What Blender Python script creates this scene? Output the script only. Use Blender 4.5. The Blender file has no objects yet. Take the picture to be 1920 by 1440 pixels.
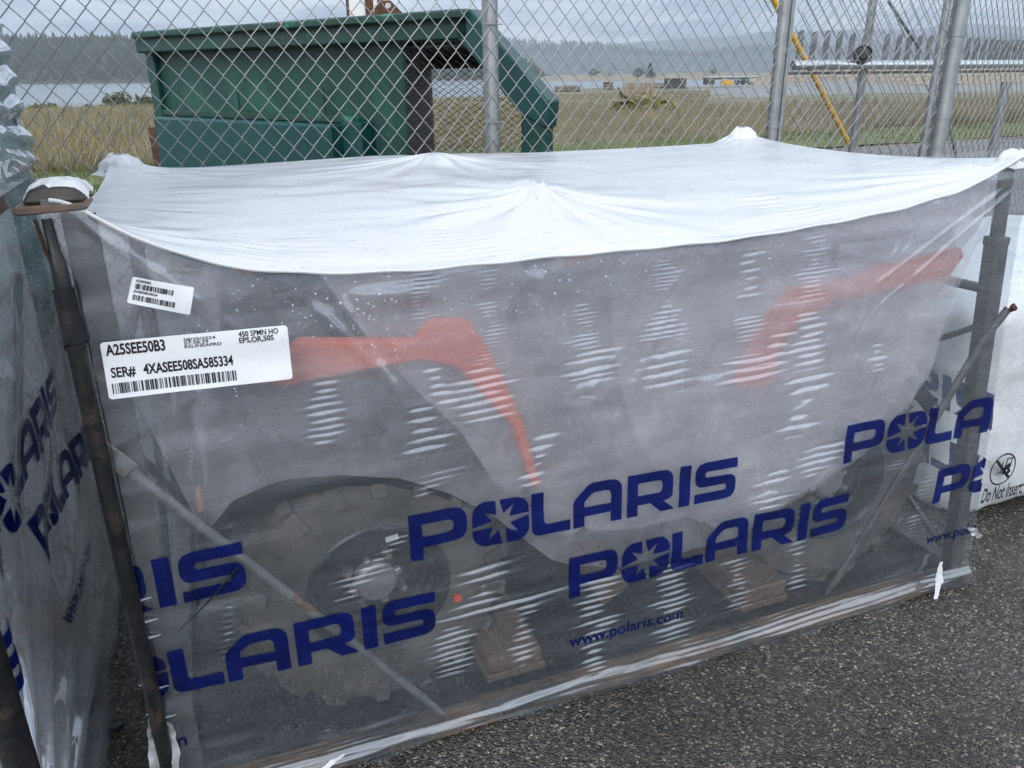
import bpy, bmesh, math, random
import numpy as np
from mathutils import Vector, Matrix
from mathutils.geometry import tessellate_polygon
random.seed(7); rng = np.random.default_rng(7)
SC = bpy.context.scene; COL = SC.collection
R = math.radians

# ------------------------------------------------------------------ camera
F, CH, TH, RO = 1500.0, 1.42, math.atan(583/1500), R(0.5)      # focal length in px of a 1920 wide frame
cam = bpy.data.cameras.new('camera'); camo = bpy.data.objects.new('camera', cam); COL.objects.link(camo)
cam.sensor_width = 36.0; cam.lens = 36.0*F/1920; cam.clip_start = 0.05; cam.clip_end = 12000
camo.matrix_world = Matrix.Translation((0, 0, CH)) @ Matrix.Rotation(R(90)-TH, 4, 'X') @ Matrix.Rotation(-RO, 4, 'Z')
SC.camera = camo

# ------------------------------------------------------------------ sky, sun, exposure
SUN_EL, SUN_AZ = R(36), R(190)     # azimuth clockwise from +Y
w = bpy.data.worlds.new('World'); SC.world = w; w.use_nodes = True
nt = w.node_tree; nt.nodes.clear()
def N(t, kind, **kw):
    n = t.nodes.new(kind)
    for k, v in kw.items():
        if k.startswith('i_'): n.inputs[k[2:].replace('_', ' ')].default_value = v
        else: setattr(n, k, v)
    return n
def L(t, a, b): t.links.new(a, b)
out = N(nt, 'ShaderNodeOutputWorld'); mixw = N(nt, 'ShaderNodeMixShader'); mixw.inputs[0].default_value = 0.9
sky = N(nt, 'ShaderNodeTexSky', sky_type='NISHITA', sun_disc=False, sun_elevation=SUN_EL, sun_rotation=SUN_AZ)
bg1 = N(nt, 'ShaderNodeBackground'); bg1.inputs[1].default_value = 0.1
bg2 = N(nt, 'ShaderNodeBackground'); bg2.inputs[1].default_value = 1.28
tc = N(nt, 'ShaderNodeTexCoord'); sep = N(nt, 'ShaderNodeSeparateXYZ'); L(nt, tc.outputs['Generated'], sep.inputs[0])
zc = N(nt, 'ShaderNodeMath', operation='MAXIMUM'); zc.inputs[1].default_value = 0.0; L(nt, sep.outputs[2], zc.inputs[0])
za = N(nt, 'ShaderNodeMath', operation='ADD'); za.inputs[1].default_value = 0.10; L(nt, zc.outputs[0], za.inputs[0])
dv = N(nt, 'ShaderNodeVectorMath', operation='DIVIDE'); L(nt, tc.outputs['Generated'], dv.inputs[0])
cmb = N(nt, 'ShaderNodeCombineXYZ'); cmb.inputs[2].default_value = 1.0
L(nt, za.outputs[0], cmb.inputs[0]); L(nt, za.outputs[0], cmb.inputs[1]); L(nt, cmb.outputs[0], dv.inputs[1])
nz = N(nt, 'ShaderNodeTexNoise'); nz.inputs['Scale'].default_value = 1.1; nz.inputs['Detail'].default_value = 7; nz.inputs['Roughness'].default_value = 0.52
nz.inputs['Distortion'].default_value = 0.5
L(nt, dv.outputs[0], nz.inputs['Vector'])
cr = N(nt, 'ShaderNodeValToRGB'); e = cr.color_ramp.elements
e[0].position = 0.41; e[0].color = (0.25, 0.305, 0.40, 1); e[1].position = 0.60; e[1].color = (0.64, 0.69, 0.75, 1)
L(nt, nz.outputs[0], cr.inputs[0])
gr = N(nt, 'ShaderNodeMapRange'); gr.inputs[1].default_value = 0.0; gr.inputs[2].default_value = 1.0      # overcast sky: brighter towards the zenith
gr.inputs[3].default_value = 1.0; gr.inputs[4].default_value = 1.75; L(nt, sep.outputs[2], gr.inputs[0])
mulw = N(nt, 'ShaderNodeVectorMath', operation='SCALE'); L(nt, cr.outputs[0], mulw.inputs[0]); L(nt, gr.outputs[0], mulw.inputs['Scale'])
L(nt, sky.outputs[0], bg1.inputs[0]); L(nt, mulw.outputs[0], bg2.inputs[0])
L(nt, bg1.outputs[0], mixw.inputs[1]); L(nt, bg2.outputs[0], mixw.inputs[2]); L(nt, mixw.outputs[0], out.inputs[0])
sun = bpy.data.lights.new('sun', 'SUN'); sun.energy = 1.5; sun.angle = R(28); sun.color = (1.0, 0.97, 0.93)
suno = bpy.data.objects.new('sun', sun); COL.objects.link(suno)
sd = Vector((math.sin(SUN_AZ)*math.cos(SUN_EL), math.cos(SUN_AZ)*math.cos(SUN_EL), math.sin(SUN_EL)))
suno.rotation_euler = sd.to_track_quat('Z', 'Y').to_euler()
SC.view_settings.view_transform = 'Standard'; SC.view_settings.look = 'None'; SC.view_settings.exposure = 0.53; SC.view_settings.gamma = 1.0
SC.view_settings.use_curve_mapping = False
cy = SC.cycles; cy.transparent_max_bounces = 40; cy.max_bounces = 6; cy.diffuse_bounces = 2; cy.glossy_bounces = 3; cy.transmission_bounces = 4
cy.volume_bounces = 0; cy.caustics_reflective = False; cy.caustics_refractive = False; cy.use_denoising = True; cy.use_adaptive_sampling = True; cy.adaptive_threshold = .035; cy.adaptive_min_samples = 16; cy.sample_clamp_indirect = 6
try: cy.denoising_prefilter = 'ACCURATE'
except Exception: pass

# ------------------------------------------------------------------ geometry helpers
def ray(x, y):
    u = (x-960)/F; v = (720-y)/F
    u, v = u*math.cos(RO)+v*math.sin(RO), -u*math.sin(RO)+v*math.cos(RO)
    c, s = math.cos(TH), math.sin(TH)
    return np.array([u, c+v*s, -s+v*c])
def at(x, y, Y):
    d = ray(x, y); return np.array([0, 0, CH])+d*(Y/d[1])
def atz(x, y, z=0.0):
    d = ray(x, y); return np.array([0, 0, CH])+d*((z-CH)/d[2])
def onplane(x, y, o, e1):
    d = ray(x, y); n = np.array([-e1[1], e1[0], 0]); t = np.dot(n[:2], o)/np.dot(n, d)
    p = np.array([0, 0, CH])+d*t
    return float(np.dot(p[:2]-np.array(o), e1)), float(p[2])
CO = np.array([-.70, 1.212]); E1 = np.array([.934, .3576]); E2 = np.array([-.3576, .934]); CROT = math.atan2(.3576, .934)
LEN, WID = 2.184, 1.22
def fp(x, y, d=0.0): return onplane(x, y, CO+d*E2, E1)      # photo point -> (along, up) on a plane parallel to the crate's front
def Cw(s, d, z=0.0): p = CO+s*E1+d*E2; return (p[0], p[1], z)

def tag(o, label=None, cat=None, group=None, kind=None):
    if label: o['label'] = label
    if cat: o['category'] = cat
    if group: o['group'] = group
    if kind: o['kind'] = kind
    return o
def empty(name, loc=(0, 0, 0), rz=0.0):
    o = bpy.data.objects.new(name, None); COL.objects.link(o); o.location = loc; o.rotation_euler = (0, 0, rz)
    o.empty_display_size = 0.1; return o
def copy_tree(o, parent=None):
    c = o.copy(); COL.objects.link(c); c.parent = parent
    for ch in list(o.children): copy_tree(ch, c)
    return c
def mesh_obj(name, verts, faces, mat=None, parent=None, smooth=False):
    me = bpy.data.meshes.new(name); me.from_pydata([tuple(map(float, v)) for v in verts], [], faces); me.update()
    if smooth: me.polygons.foreach_set('use_smooth', [True]*len(me.polygons))
    o = bpy.data.objects.new(name, me); COL.objects.link(o); o.parent = parent
    if mat: me.materials.append(mat)
    return o
def grid_obj(name, P, mat, parent=None, smooth=True, flip=False):
    n, m = P.shape[:2]; idx = np.arange(n*m).reshape(n, m)
    q = np.stack([idx[:-1, :-1], idx[:-1, 1:], idx[1:, 1:], idx[1:, :-1]], -1).reshape(-1, 4)
    if flip: q = q[:, ::-1]
    me = bpy.data.meshes.new(name); me.vertices.add(n*m); me.vertices.foreach_set('co', P.reshape(-1).astype(np.float32))
    me.loops.add(q.size); me.loops.foreach_set('vertex_index', q.reshape(-1).astype(np.int32))
    me.polygons.add(len(q)); me.polygons.foreach_set('loop_start', np.arange(0, q.size, 4, dtype=np.int32))
    me.update(calc_edges=True); me.validate()
    if smooth: me.polygons.foreach_set('use_smooth', [True]*len(me.polygons))
    o = bpy.data.objects.new(name, me); COL.objects.link(o); o.parent = parent; me.materials.append(mat); return o
class MB:
    def __init__(s, off=(0, 0, 0)): s.v = []; s.f = []; s.off = np.array(off, float)
    def add(s, vs, fs):
        b = len(s.v); s.v += [tuple(np.array(v, float)-s.off) for v in vs]; s.f += [tuple(b+i for i in f) for f in fs]; return s
    def box(s, c, d, M=None):
        x, y, z = d[0]/2, d[1]/2, d[2]/2
        vs = [Vector((a*x, b*y, e*z)) for a in (-1, 1) for b in (-1, 1) for e in (-1, 1)]
        if M is not None: vs = [M @ v for v in vs]
        vs = [v+Vector(c) for v in vs]
        return s.add(vs, [(0, 1, 3, 2), (4, 6, 7, 5), (0, 4, 5, 1), (2, 3, 7, 6), (0, 2, 6, 4), (1, 5, 7, 3)])
    def bx(s, x0, x1, y0, y1, z0, z1): return s.box(((x0+x1)/2, (y0+y1)/2, (z0+z1)/2), (x1-x0, y1-y0, z1-z0))
    def beam(s, a, b, wd, h):
        a, b = Vector(a), Vector(b); d = (b-a); l = d.length; q = d.to_track_quat('X', 'Z').to_matrix()
        return s.box((a+b)/2, (l, wd, h), q)
    def tube(s, pts, r, n=8, cap=True, closed=False):
        pts = [Vector(p) for p in pts]; k = len(pts); rs = r if hasattr(r, '__len__') else [r]*k
        rings = []; up = None
        for i, p in enumerate(pts):
            t = (pts[min(i+1, k-1)]-pts[max(i-1, 0)]).normalized()
            if up is None:
                up = Vector((0, 0, 1)) if abs(t.z) < .9 else Vector((1, 0, 0))
            a = t.cross(up).normalized(); b = a.cross(t).normalized(); up = b
            rings.append([p+rs[i]*(math.cos(2*math.pi*j/n)*a+math.sin(2*math.pi*j/n)*b) for j in range(n)])
        vs = [v for ring in rings for v in ring]; fs = []
        for i in range(k-1):
            for j in range(n): fs.append((i*n+j, i*n+(j+1) % n, (i+1)*n+(j+1) % n, (i+1)*n+j))
        if cap: fs.append(tuple(reversed(range(n)))); fs.append(tuple((k-1)*n+j for j in range(n)))
        return s.add(vs, fs)
    def prism(s, poly, f, h0, h1):       # poly of 2D points, f(u,v,h)->3D
        n = len(poly); vs = [f(u, v, h0) for u, v in poly]+[f(u, v, h1) for u, v in poly]
        tri = tessellate_polygon([[Vector((u, v, 0)) for u, v in poly]])
        fs = [tuple(t) for t in tri]+[tuple(n+i for i in reversed(t)) for t in tri]
        fs += [(i, (i+1) % n, n+(i+1) % n, n+i) for i in range(n)]
        return s.add(vs, fs)
    def lathe(s, prof, c, axis=(0, 1, 0), n=40, close=False):
        ax = Vector(axis).normalized(); a = ax.orthogonal().normalized(); b = ax.cross(a); c = Vector(c)
        vs = []
        for r, h in prof:
            for j in range(n):
                t = 2*math.pi*j/n; vs.append(c+ax*h+r*(math.cos(t)*a+math.sin(t)*b))
        m = len(prof); fs = []
        for i in range(m-1 if not close else m):
            i2 = (i+1) % m
            for j in range(n): fs.append((i*n+j, i*n+(j+1) % n, i2*n+(j+1) % n, i2*n+j))
        return s.add(vs, fs)
    def build(s, name, mat, parent=None, bevel=0, smooth=False, seg=1):
        me = bpy.data.meshes.new(name); me.from_pydata(s.v, [], s.f)
        bm = bmesh.new(); bm.from_mesh(me); bmesh.ops.recalc_face_normals(bm, faces=bm.faces)
        if bevel:
            es = [x for x in bm.edges if len(x.link_faces) == 2 and x.calc_face_angle(0) > .6]
            bmesh.ops.bevel(bm, geom=es, offset=bevel, segments=seg, affect='EDGES', clamp_overlap=True)
        bm.to_mesh(me); bm.free()
        if smooth:
            me.polygons.foreach_set('use_smooth', [True]*len(me.polygons)); me.update()
            try: me.set_sharp_from_angle(angle=R(35))
            except Exception: pass
        if mat: me.materials.append(mat)
        o = bpy.data.objects.new(name, me); COL.objects.link(o); o.parent = parent; return o
def round_poly(pts, n=5):
    o = []; k = len(pts)
    for i, p in enumerate(pts):
        r = p[2] if len(p) > 2 else 0
        P = Vector(p[:2])
        if r <= 0: o.append(tuple(P)); continue
        A = (Vector(pts[i-1][:2])-P).normalized(); B = (Vector(pts[(i+1) % k][:2])-P).normalized()
        a, b = P+A*r, P+B*r
        for j in range(n+1):
            t = j/n; o.append(tuple((1-t)**2*a+2*t*(1-t)*P+t*t*b))
    return o
_NG = {}
def noise2(x, y, sc, seed=0, oct=3):
    """smooth value noise on numpy arrays"""
    if seed not in _NG: _NG[seed] = np.random.default_rng(seed).standard_normal((256, 256))
    g = _NG[seed]; out = 0; a = 1.0; tot = 0
    for k in range(oct):
        X = x*sc*2**k+17.3*k; Y = y*sc*2**k+5.1*k
        xi = np.floor(X).astype(int); yi = np.floor(Y).astype(int); fx = X-xi; fy = Y-yi
        fx = fx*fx*(3-2*fx); fy = fy*fy*(3-2*fy)
        q = lambda i, j: g[(xi+i) % 256, (yi+j) % 256]
        out = out+a*((q(0, 0)*(1-fx)+q(1, 0)*fx)*(1-fy)+(q(0, 1)*(1-fx)+q(1, 1)*fx)*fy); tot += a; a *= .5
    return out/tot

# ------------------------------------------------------------------ materials
def mat(name, base=(.5, .5, .5), rough=.5, metal=0.0, spec=.5):
    m = bpy.data.materials.new(name); m.use_nodes = True; t = m.node_tree
    b = t.nodes['Principled BSDF']; b.inputs['Base Color'].default_value = (*base, 1); b.inputs['Roughness'].default_value = rough
    b.inputs['Metallic'].default_value = metal; b.inputs['Specular IOR Level'].default_value = spec
    return m
def P_(m): return m.node_tree.nodes['Principled BSDF']
def tex_noise(m, scale, detail=4, rough=.55, coord='Object', kind='NOISE', dist=0.0, stretch=None):
    t = m.node_tree; c = N(t, 'ShaderNodeTexCoord')
    if kind == 'NOISE':
        n = N(t, 'ShaderNodeTexNoise'); n.inputs['Detail'].default_value = detail; n.inputs['Roughness'].default_value = rough; n.inputs['Distortion'].default_value = dist
    else:
        n = N(t, 'ShaderNodeTexVoronoi')
    n.inputs['Scale'].default_value = scale
    if stretch:
        mp = N(t, 'ShaderNodeMapping'); mp.inputs['Scale'].default_value = stretch; L(t, c.outputs[coord], mp.inputs[0]); L(t, mp.outputs[0], n.inputs['Vector'])
    else: L(t, c.outputs[coord], n.inputs['Vector'])
    return n
def ramp(m, src, stops):
    t = m.node_tree; r = N(t, 'ShaderNodeValToRGB'); el = r.color_ramp.elements
    while len(el) < len(stops): el.new(.5)
    for i, (p, c) in enumerate(stops): el[i].position = p; el[i].color = (*c, 1) if len(c) == 3 else c
    L(t, src, r.inputs[0]); return r
def bump(m, src, strength=.3, dist=.01, prev=None):
    t = m.node_tree; b = N(t, 'ShaderNodeBump'); b.inputs['Strength'].default_value = strength; b.inputs['Distance'].default_value = dist
    L(t, src, b.inputs['Height'])
    if prev is not None: L(t, prev.outputs[0], b.inputs['Normal'])
    L(t, b.outputs[0], P_(m).inputs['Normal']); return b
def mixc(m, fac, a, b):
    t = m.node_tree; x = N(t, 'ShaderNodeMix', data_type='RGBA')
    if hasattr(fac, 'links') or hasattr(fac, 'is_linked'): L(t, fac, x.inputs[0])
    else: x.inputs[0].default_value = fac
    for s, i in ((a, 6), (b, 7)):
        if isinstance(s, tuple): x.inputs[i].default_value = (*s, 1)
        else: L(t, s, x.inputs[i])
    return x.outputs[2]
def worn(name, c1, c2, scale, lo=.45, hi=.62, rough=.5, metal=0., bumps=.15, bd=.002, detail=6, stretch=None, c3=None, s3=3.0, lo3=.55, hi3=.7):
    m = mat(name, c1, rough, metal)
    n = tex_noise(m, scale, detail, .6, stretch=stretch); r = ramp(m, n.outputs[0], [(lo, c1), (hi, c2)]); colo = r.outputs[0]
    if c3:
        n3 = tex_noise(m, s3, 6, .65, dist=.6); r3 = ramp(m, n3.outputs[0], [(lo3, (0, 0, 0)), (hi3, (1, 1, 1))]); colo = mixc(m, r3.outputs[0], colo, c3)
    L(m.node_tree, colo, P_(m).inputs['Base Color']); bump(m, n.outputs[0], bumps, bd); return m
M = {}
# wet coarse asphalt
m = mat('wet_asphalt', (.05, .05, .05), .4); t = m.node_tree
v = tex_noise(m, 185, kind='V', coord='Object'); v2 = tex_noise(m, 230, kind='V', coord='Object')
big = tex_noise(m, 1.3, 5, .6)
rc = ramp(m, v.outputs['Color'], [(0, (.024, .022, .019)), (.52, (.062, .058, .050)), (.82, (.115, .107, .092)), (.94, (.22, .205, .17)), (1, (.48, .44, .36))])
sepc = N(t, 'ShaderNodeSeparateColor'); L(t, v.outputs['Color'], sepc.inputs[0]); L(t, sepc.outputs[0], rc.inputs[0])
rb = ramp(m, big.outputs[0], [(.36, (.55, .52, .48)), (.60, (1, 1, 1))])
mm = N(t, 'ShaderNodeMix', data_type='RGBA', blend_type='MULTIPLY'); mm.inputs[0].default_value = 1; L(t, rc.outputs[0], mm.inputs[6]); L(t, rb.outputs[0], mm.inputs[7])
L(t, mm.outputs[2], P_(m).inputs['Base Color'])
rr = ramp(m, big.outputs[0], [(.4, (.18, .18, .18)), (.62, (.36, .36, .36))]); L(t, rr.outputs[0], P_(m).inputs['Roughness'])
b1 = bump(m, v.outputs['Distance'], .9, .006); b1.invert = True; b2 = bump(m, v2.outputs['Distance'], .5, .003, b1); b2.invert = True
M['asphalt'] = m
M['dirt'] = worn('dry_field_soil', (.135, .115, .075), (.22, .19, .12), .35, .4, .65, .95, bumps=.5, bd=.05, c3=(.12, .13, .06), s3=.10, lo3=.45, hi3=.6)
M['gravel'] = worn('grey_gravel', (.17, .175, .175), (.24, .24, .235), .6, .4, .6, .9, bumps=.3, bd=.03)
M['verge'] = worn('green_verge_soil', (.085, .11, .03), (.14, .15, .05), .9, .4, .65, .95, bumps=.4, bd=.03)
m = mat('river_water', (.10, .13, .15), .22, 0, .5); n = tex_noise(m, .35, 5, .6, stretch=(1, 3.5, 1)); bump(m, n.outputs[0], .55, .5); M['water'] = m
M['hill'] = worn('far_forest_floor', (.03, .04, .022), (.06, .06, .036), .02, .4, .6, .95, bumps=.2, bd=2)
M['conifer'] = worn('conifer_foliage', (.025, .040, .020), (.055, .07, .035), .08, .35, .65, .9)
M['farhill'] = worn('distant_ridge', (.04, .055, .04), (.07, .08, .06), .01, .4, .6, .95)
M['sand'] = worn('dry_shore', (.20, .165, .11), (.27, .23, .16), .05, .4, .6, .95)
def leafy(name, c1, c2, sc=.6, tr=.25):
    m = worn(name, c1, c2, sc, .35, .65, .85); b = P_(m)
    return m
M['drygrass'] = leafy('dry_grass', (.20, .165, .085), (.36, .30, .12), .12)
M['brush'] = leafy('brown_brush', (.15, .13, .085), (.29, .25, .155), .5)
M['green'] = leafy('green_grass', (.075, .098, .028), (.13, .15, .05), .7)
M['shrub'] = leafy('shrub_leaves', (.05, .065, .022), (.10, .11, .035), .8)
M['yshrub'] = leafy('yellow_shrub_leaves', (.15, .135, .05), (.22, .20, .075), .8)
M['plume'] = leafy('pale_plume', (.40, .33, .24), (.5, .43, .33), 1)
# metals
M['galv'] = worn('galvanised_steel', (.27, .29, .295), (.37, .385, .385), 18, .35, .65, .42, .65, .08, .001)
M['galvwire'] = worn('galvanised_wire', (.26, .265, .26), (.36, .36, .35), 9, .35, .65, .45, .5, .0, .001)
M['chrome'] = mat('bright_steel_pipe', (.72, .75, .76), .22, .95)
M['blackwheel'] = mat('black_wheel_rubber', (.045, .047, .05), .55)
M['yellow'] = worn('yellow_plastic', (.62, .36, .03), (.50, .28, .03), 6, .4, .65, .45)
M['dump'] = worn('dumpster_green_paint', (.005, .048, .036), (.009, .066, .048), 3.0, .35, .65, .42, 0, .25, .004, c3=(.013, .090, .062), s3=2.2, lo3=.56, hi3=.61)
M['dump2'] = worn('dumpster_panel_paint', (.005, .058, .056), (.008, .070, .064), 3.0, .35, .65, .4, 0, .15, .003, c3=(.07, .035, .018), s3=1.7, lo3=.70, hi3=.78)
M['dumprim'] = worn('dumpster_rim_paint', (.008, .062, .044), (.024, .042, .030), 5.0, .40, .68, .45, 0, .25, .003, c3=(.03, .22, .13), s3=3, lo3=.60, hi3=.66)
M['dumpin'] = worn('dumpster_inside_dark', (.012, .016, .016), (.035, .022, .014), 4.0, .4, .7, .7)  # near-black with dark brown mottling, used on all inner faces
M['rust'] = worn('rusty_steel', (.16, .06, .025), (.05, .03, .022), 30, .38, .62, .75, .2, .4, .001)
M['caprust'] = worn('weathered_cap_steel', (.13, .10, .085), (.20, .13, .09), 40, .4, .6, .7, .2, .4, .001)
M['mesh'] = worn('rusty_expanded_metal', (.022, .020, .018), (.055, .032, .020), 12, .4, .65, .7, .3)
M['post'] = worn('crate_post_steel', (.075, .074, .077), (.12, .108, .098), 16, .4, .62, .48, .25, .2, .001, c3=(.11, .055, .03), s3=9, lo3=.60, hi3=.72)
M['tubeblk'] = worn('black_crate_tube', (.006, .008, .010), (.020, .020, .020), 35, .4, .65, .36, .1, .4, .002, c3=(.075, .05, .038), s3=17, lo3=.52, hi3=.72)
M['strap'] = worn('galvanised_brace', (.20, .205, .205), (.29, .285, .275), 25, .4, .62, .5, .5, .25, .001, c3=(.23, .10, .03), s3=13, lo3=.56, hi3=.64)
M['wood'] = worn('crate_wood', (.09, .056, .036), (.145, .095, .062), 22, .35, .65, .75, 0, .3, .002, stretch=(4, .6, 4))
M['darkfloor'] = worn('dark_floor_fill', (.020, .020, .021), (.045, .040, .036), 5, .4, .65, .5)  # near-black colour of the sheet added to darken the crate bottom
M['dirtywood'] = worn('dirty_wet_wood', (.085, .058, .038), (.19, .115, .065), 14, .35, .65, .6, 0, .5, .004, stretch=(.5, 3, 3), c3=(.045, .04, .036), s3=4, lo3=.5, hi3=.62)
M['white_paint'] = worn('white_painted_steel', (.62, .64, .64), (.72, .73, .72), 2, .4, .6, .5)
# ATV
M['orange'] = worn('orange_red_plastic', (.90, .15, .055), (.93, .17, .065), 5, .4, .6, .38)
M['blackplastic'] = worn('black_plastic', (.013, .014, .015), (.022, .022, .023), 8, .4, .6, .5)
M['tyre'] = worn('dusty_tyre_rubber', (.060, .055, .048), (.125, .11, .093), 9, .35, .65, .82, 0, .2, .002)
M['rim'] = worn('black_steel_rim', (.015, .016, .017), (.026, .026, .027), 12, .4, .6, .34, .2)
M['alu'] = mat('cast_hub_grey', (.30, .29, .29), .5, .5)
M['brass'] = mat('lug_nut', (.62, .55, .45), .3, .9)
M['amber'] = mat('amber_reflector', (.75, .20, .02), .25)
M['reddot'] = mat('red_sticker', (.85, .10, .06), .5)
M['paper'] = mat('sticker_white', (.80, .83, .86), .42)
bump(M['paper'], tex_noise(M['paper'], 16, 4, .6).outputs[0], .25, .006)
M['ink'] = mat('black_ink', (.010, .010, .016), .45)
M['seat'] = mat('seat_vinyl', (.02, .02, .021), .55)
M['lens'] = mat('headlight_lens', (.5, .52, .54), .1)
M['cblock'] = worn('concrete_block', (.30, .26, .205), (.42, .37, .30), .9, .35, .65, .9, 0, .4, .02)
M['darksteel'] = worn('dark_sheet_pile', (.07, .078, .085), (.12, .125, .13), .5, .4, .6, .6)
M['darkbox'] = worn('dark_container', (.045, .042, .04), (.07, .06, .05), .7, .4, .6, .7)
M['paleblue'] = mat('pale_deck', (.42, .48, .52), .5)
M['log'] = worn('weathered_log', (.10, .08, .06), (.17, .14, .11), .8, .4, .6, .9)

# clear / hazy plastic film
def film(name, haze, gloss, rough, tint=(.93, .95, .96), hz=(.80, .82, .85), vary=.5, drops=0.0, cx=3.0, dsc=60.0, scratch=0.0, dropzone=None, tl=.28):
    m = bpy.data.materials.new(name); m.use_nodes = True; t = m.node_tree; t.nodes.clear()
    o = N(t, 'ShaderNodeOutputMaterial'); tcn = N(t, 'ShaderNodeTexCoord')
    tr = N(t, 'ShaderNodeBsdfTransparent'); tr.inputs[0].default_value = (*tint, 1)
    df = N(t, 'ShaderNodeBsdfDiffuse'); df.inputs[0].default_value = (*hz, 1)
    tln = N(t, 'ShaderNodeBsdfTranslucent'); tln.inputs[0].default_value = (*hz, 1)
    gl = N(t, 'ShaderNodeBsdfGlossy'); gl.inputs['Roughness'].default_value = rough; gl.inputs[0].default_value = (.95, .97, 1, 1)
    hm = N(t, 'ShaderNodeMixShader'); hm.inputs[0].default_value = tl; L(t, df.outputs[0], hm.inputs[1]); L(t, tln.outputs[0], hm.inputs[2])
    n = N(t, 'ShaderNodeTexNoise'); n.inputs['Scale'].default_value = cx; n.inputs['Detail'].default_value = 6; n.inputs['Roughness'].default_value = .6; n.inputs['Distortion'].default_value = .8
    L(t, tcn.outputs['Object'], n.inputs['Vector'])
    mr = N(t, 'ShaderNodeMapRange'); mr.inputs[1].default_value = .3; mr.inputs[2].default_value = .72
    mr.inputs[3].default_value = haze*(1-vary); mr.inputs[4].default_value = haze*(1+vary); L(t, n.outputs[0], mr.inputs[0])
    fac = mr.outputs[0]; height = None
    if scratch:       # fine creases and scuffs of the sheet
        vs = N(t, 'ShaderNodeTexVoronoi', feature='DISTANCE_TO_EDGE'); vs.inputs['Scale'].default_value = 9
        nd = N(t, 'ShaderNodeTexNoise'); nd.inputs['Scale'].default_value = 4; nd.inputs['Detail'].default_value = 3; L(t, tcn.outputs['Object'], nd.inputs['Vector'])
        vm = N(t, 'ShaderNodeVectorMath', operation='MULTIPLY_ADD'); vm.inputs[1].default_value = (.10, .10, .10); L(t, nd.outputs['Color'], vm.inputs[0]); L(t, tcn.outputs['Object'], vm.inputs[2]); L(t, vm.outputs[0], vs.inputs['Vector'])
        ms = N(t, 'ShaderNodeMapRange'); ms.inputs[1].default_value = 0; ms.inputs[2].default_value = .035; ms.inputs[3].default_value = scratch; ms.inputs[4].default_value = 0; L(t, vs.outputs[0], ms.inputs[0])
        nm = N(t, 'ShaderNodeTexNoise'); nm.inputs['Scale'].default_value = 5; L(t, tcn.outputs['Object'], nm.inputs['Vector'])
        mz = N(t, 'ShaderNodeMapRange'); mz.inputs[1].default_value = .5; mz.inputs[2].default_value = .65; L(t, nm.outputs[0], mz.inputs[0])
        mu = N(t, 'ShaderNodeMath', operation='MULTIPLY'); L(t, ms.outputs[0], mu.inputs[0]); L(t, mz.outputs[0], mu.inputs[1])
        ad = N(t, 'ShaderNodeMath', operation='ADD'); L(t, fac, ad.inputs[0]); L(t, mu.outputs[0], ad.inputs[1]); fac = ad.outputs[0]; height = mu.outputs[0]
    if drops:         # rain drops: small round beads
        vo = N(t, 'ShaderNodeTexVoronoi'); vo.inputs['Scale'].default_value = dsc; L(t, tcn.outputs['Object'], vo.inputs['Vector'])
        sp = N(t, 'ShaderNodeSeparateColor'); L(t, vo.outputs['Color'], sp.inputs[0])
        sz = N(t, 'ShaderNodeMapRange'); sz.inputs[1].default_value = 1-drops; sz.inputs[2].default_value = 1; sz.inputs[3].default_value = 0; sz.inputs[4].default_value = .33; L(t, sp.outputs[0], sz.inputs[0])
        ndz = N(t, 'ShaderNodeTexNoise'); ndz.inputs['Scale'].default_value = 2.6; ndz.inputs['Detail'].default_value = 2; L(t, tcn.outputs['Object'], ndz.inputs['Vector'])
        mdz = N(t, 'ShaderNodeMapRange'); mdz.inputs[1].default_value = .42; mdz.inputs[2].default_value = .66; mdz.inputs[3].default_value = .25; mdz.inputs[4].default_value = 1.0; L(t, ndz.outputs[0], mdz.inputs[0])
        szm = N(t, 'ShaderNodeMath', operation='MULTIPLY'); L(t, sz.outputs[0], szm.inputs[0]); L(t, mdz.outputs[0], szm.inputs[1]); szo = szm.outputs[0]
        if dropzone:      # more beads high up on the sheet, fewer low down
            sx = N(t, 'ShaderNodeSeparateXYZ'); L(t, tcn.outputs['Object'], sx.inputs[0])
            mz2 = N(t, 'ShaderNodeMapRange'); mz2.inputs[1].default_value = dropzone[0]; mz2.inputs[2].default_value = dropzone[1]; mz2.inputs[3].default_value = dropzone[2]; L(t, sx.outputs[2], mz2.inputs[0])
            sz2 = N(t, 'ShaderNodeMath', operation='MULTIPLY'); L(t, szo, sz2.inputs[0]); L(t, mz2.outputs[0], sz2.inputs[1]); szo = sz2.outputs[0]
        sb = N(t, 'ShaderNodeMath', operation='SUBTRACT'); L(t, szo, sb.inputs[0]); L(t, vo.outputs['Distance'], sb.inputs[1])
        mx = N(t, 'ShaderNodeMath', operation='MAXIMUM'); mx.inputs[1].default_value = 0; L(t, sb.outputs[0], mx.inputs[0])
        dm = N(t, 'ShaderNodeMapRange'); dm.inputs[1].default_value = 0; dm.inputs[2].default_value = .08; dm.inputs[4].default_value = .38; L(t, mx.outputs[0], dm.inputs[0])
        ad = N(t, 'ShaderNodeMath', operation='ADD'); L(t, fac, ad.inputs[0]); L(t, dm.outputs[0], ad.inputs[1]); fac = ad.outputs[0]
        pw = N(t, 'ShaderNodeMath', operation='POWER'); pw.inputs[1].default_value = .5; L(t, mx.outputs[0], pw.inputs[0])
        bp = N(t, 'ShaderNodeBump'); bp.inputs['Strength'].default_value = .8; bp.inputs['Distance'].default_value = .004; L(t, pw.outputs[0], bp.inputs['Height'])
        L(t, bp.outputs[0], gl.inputs['Normal'])
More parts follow.
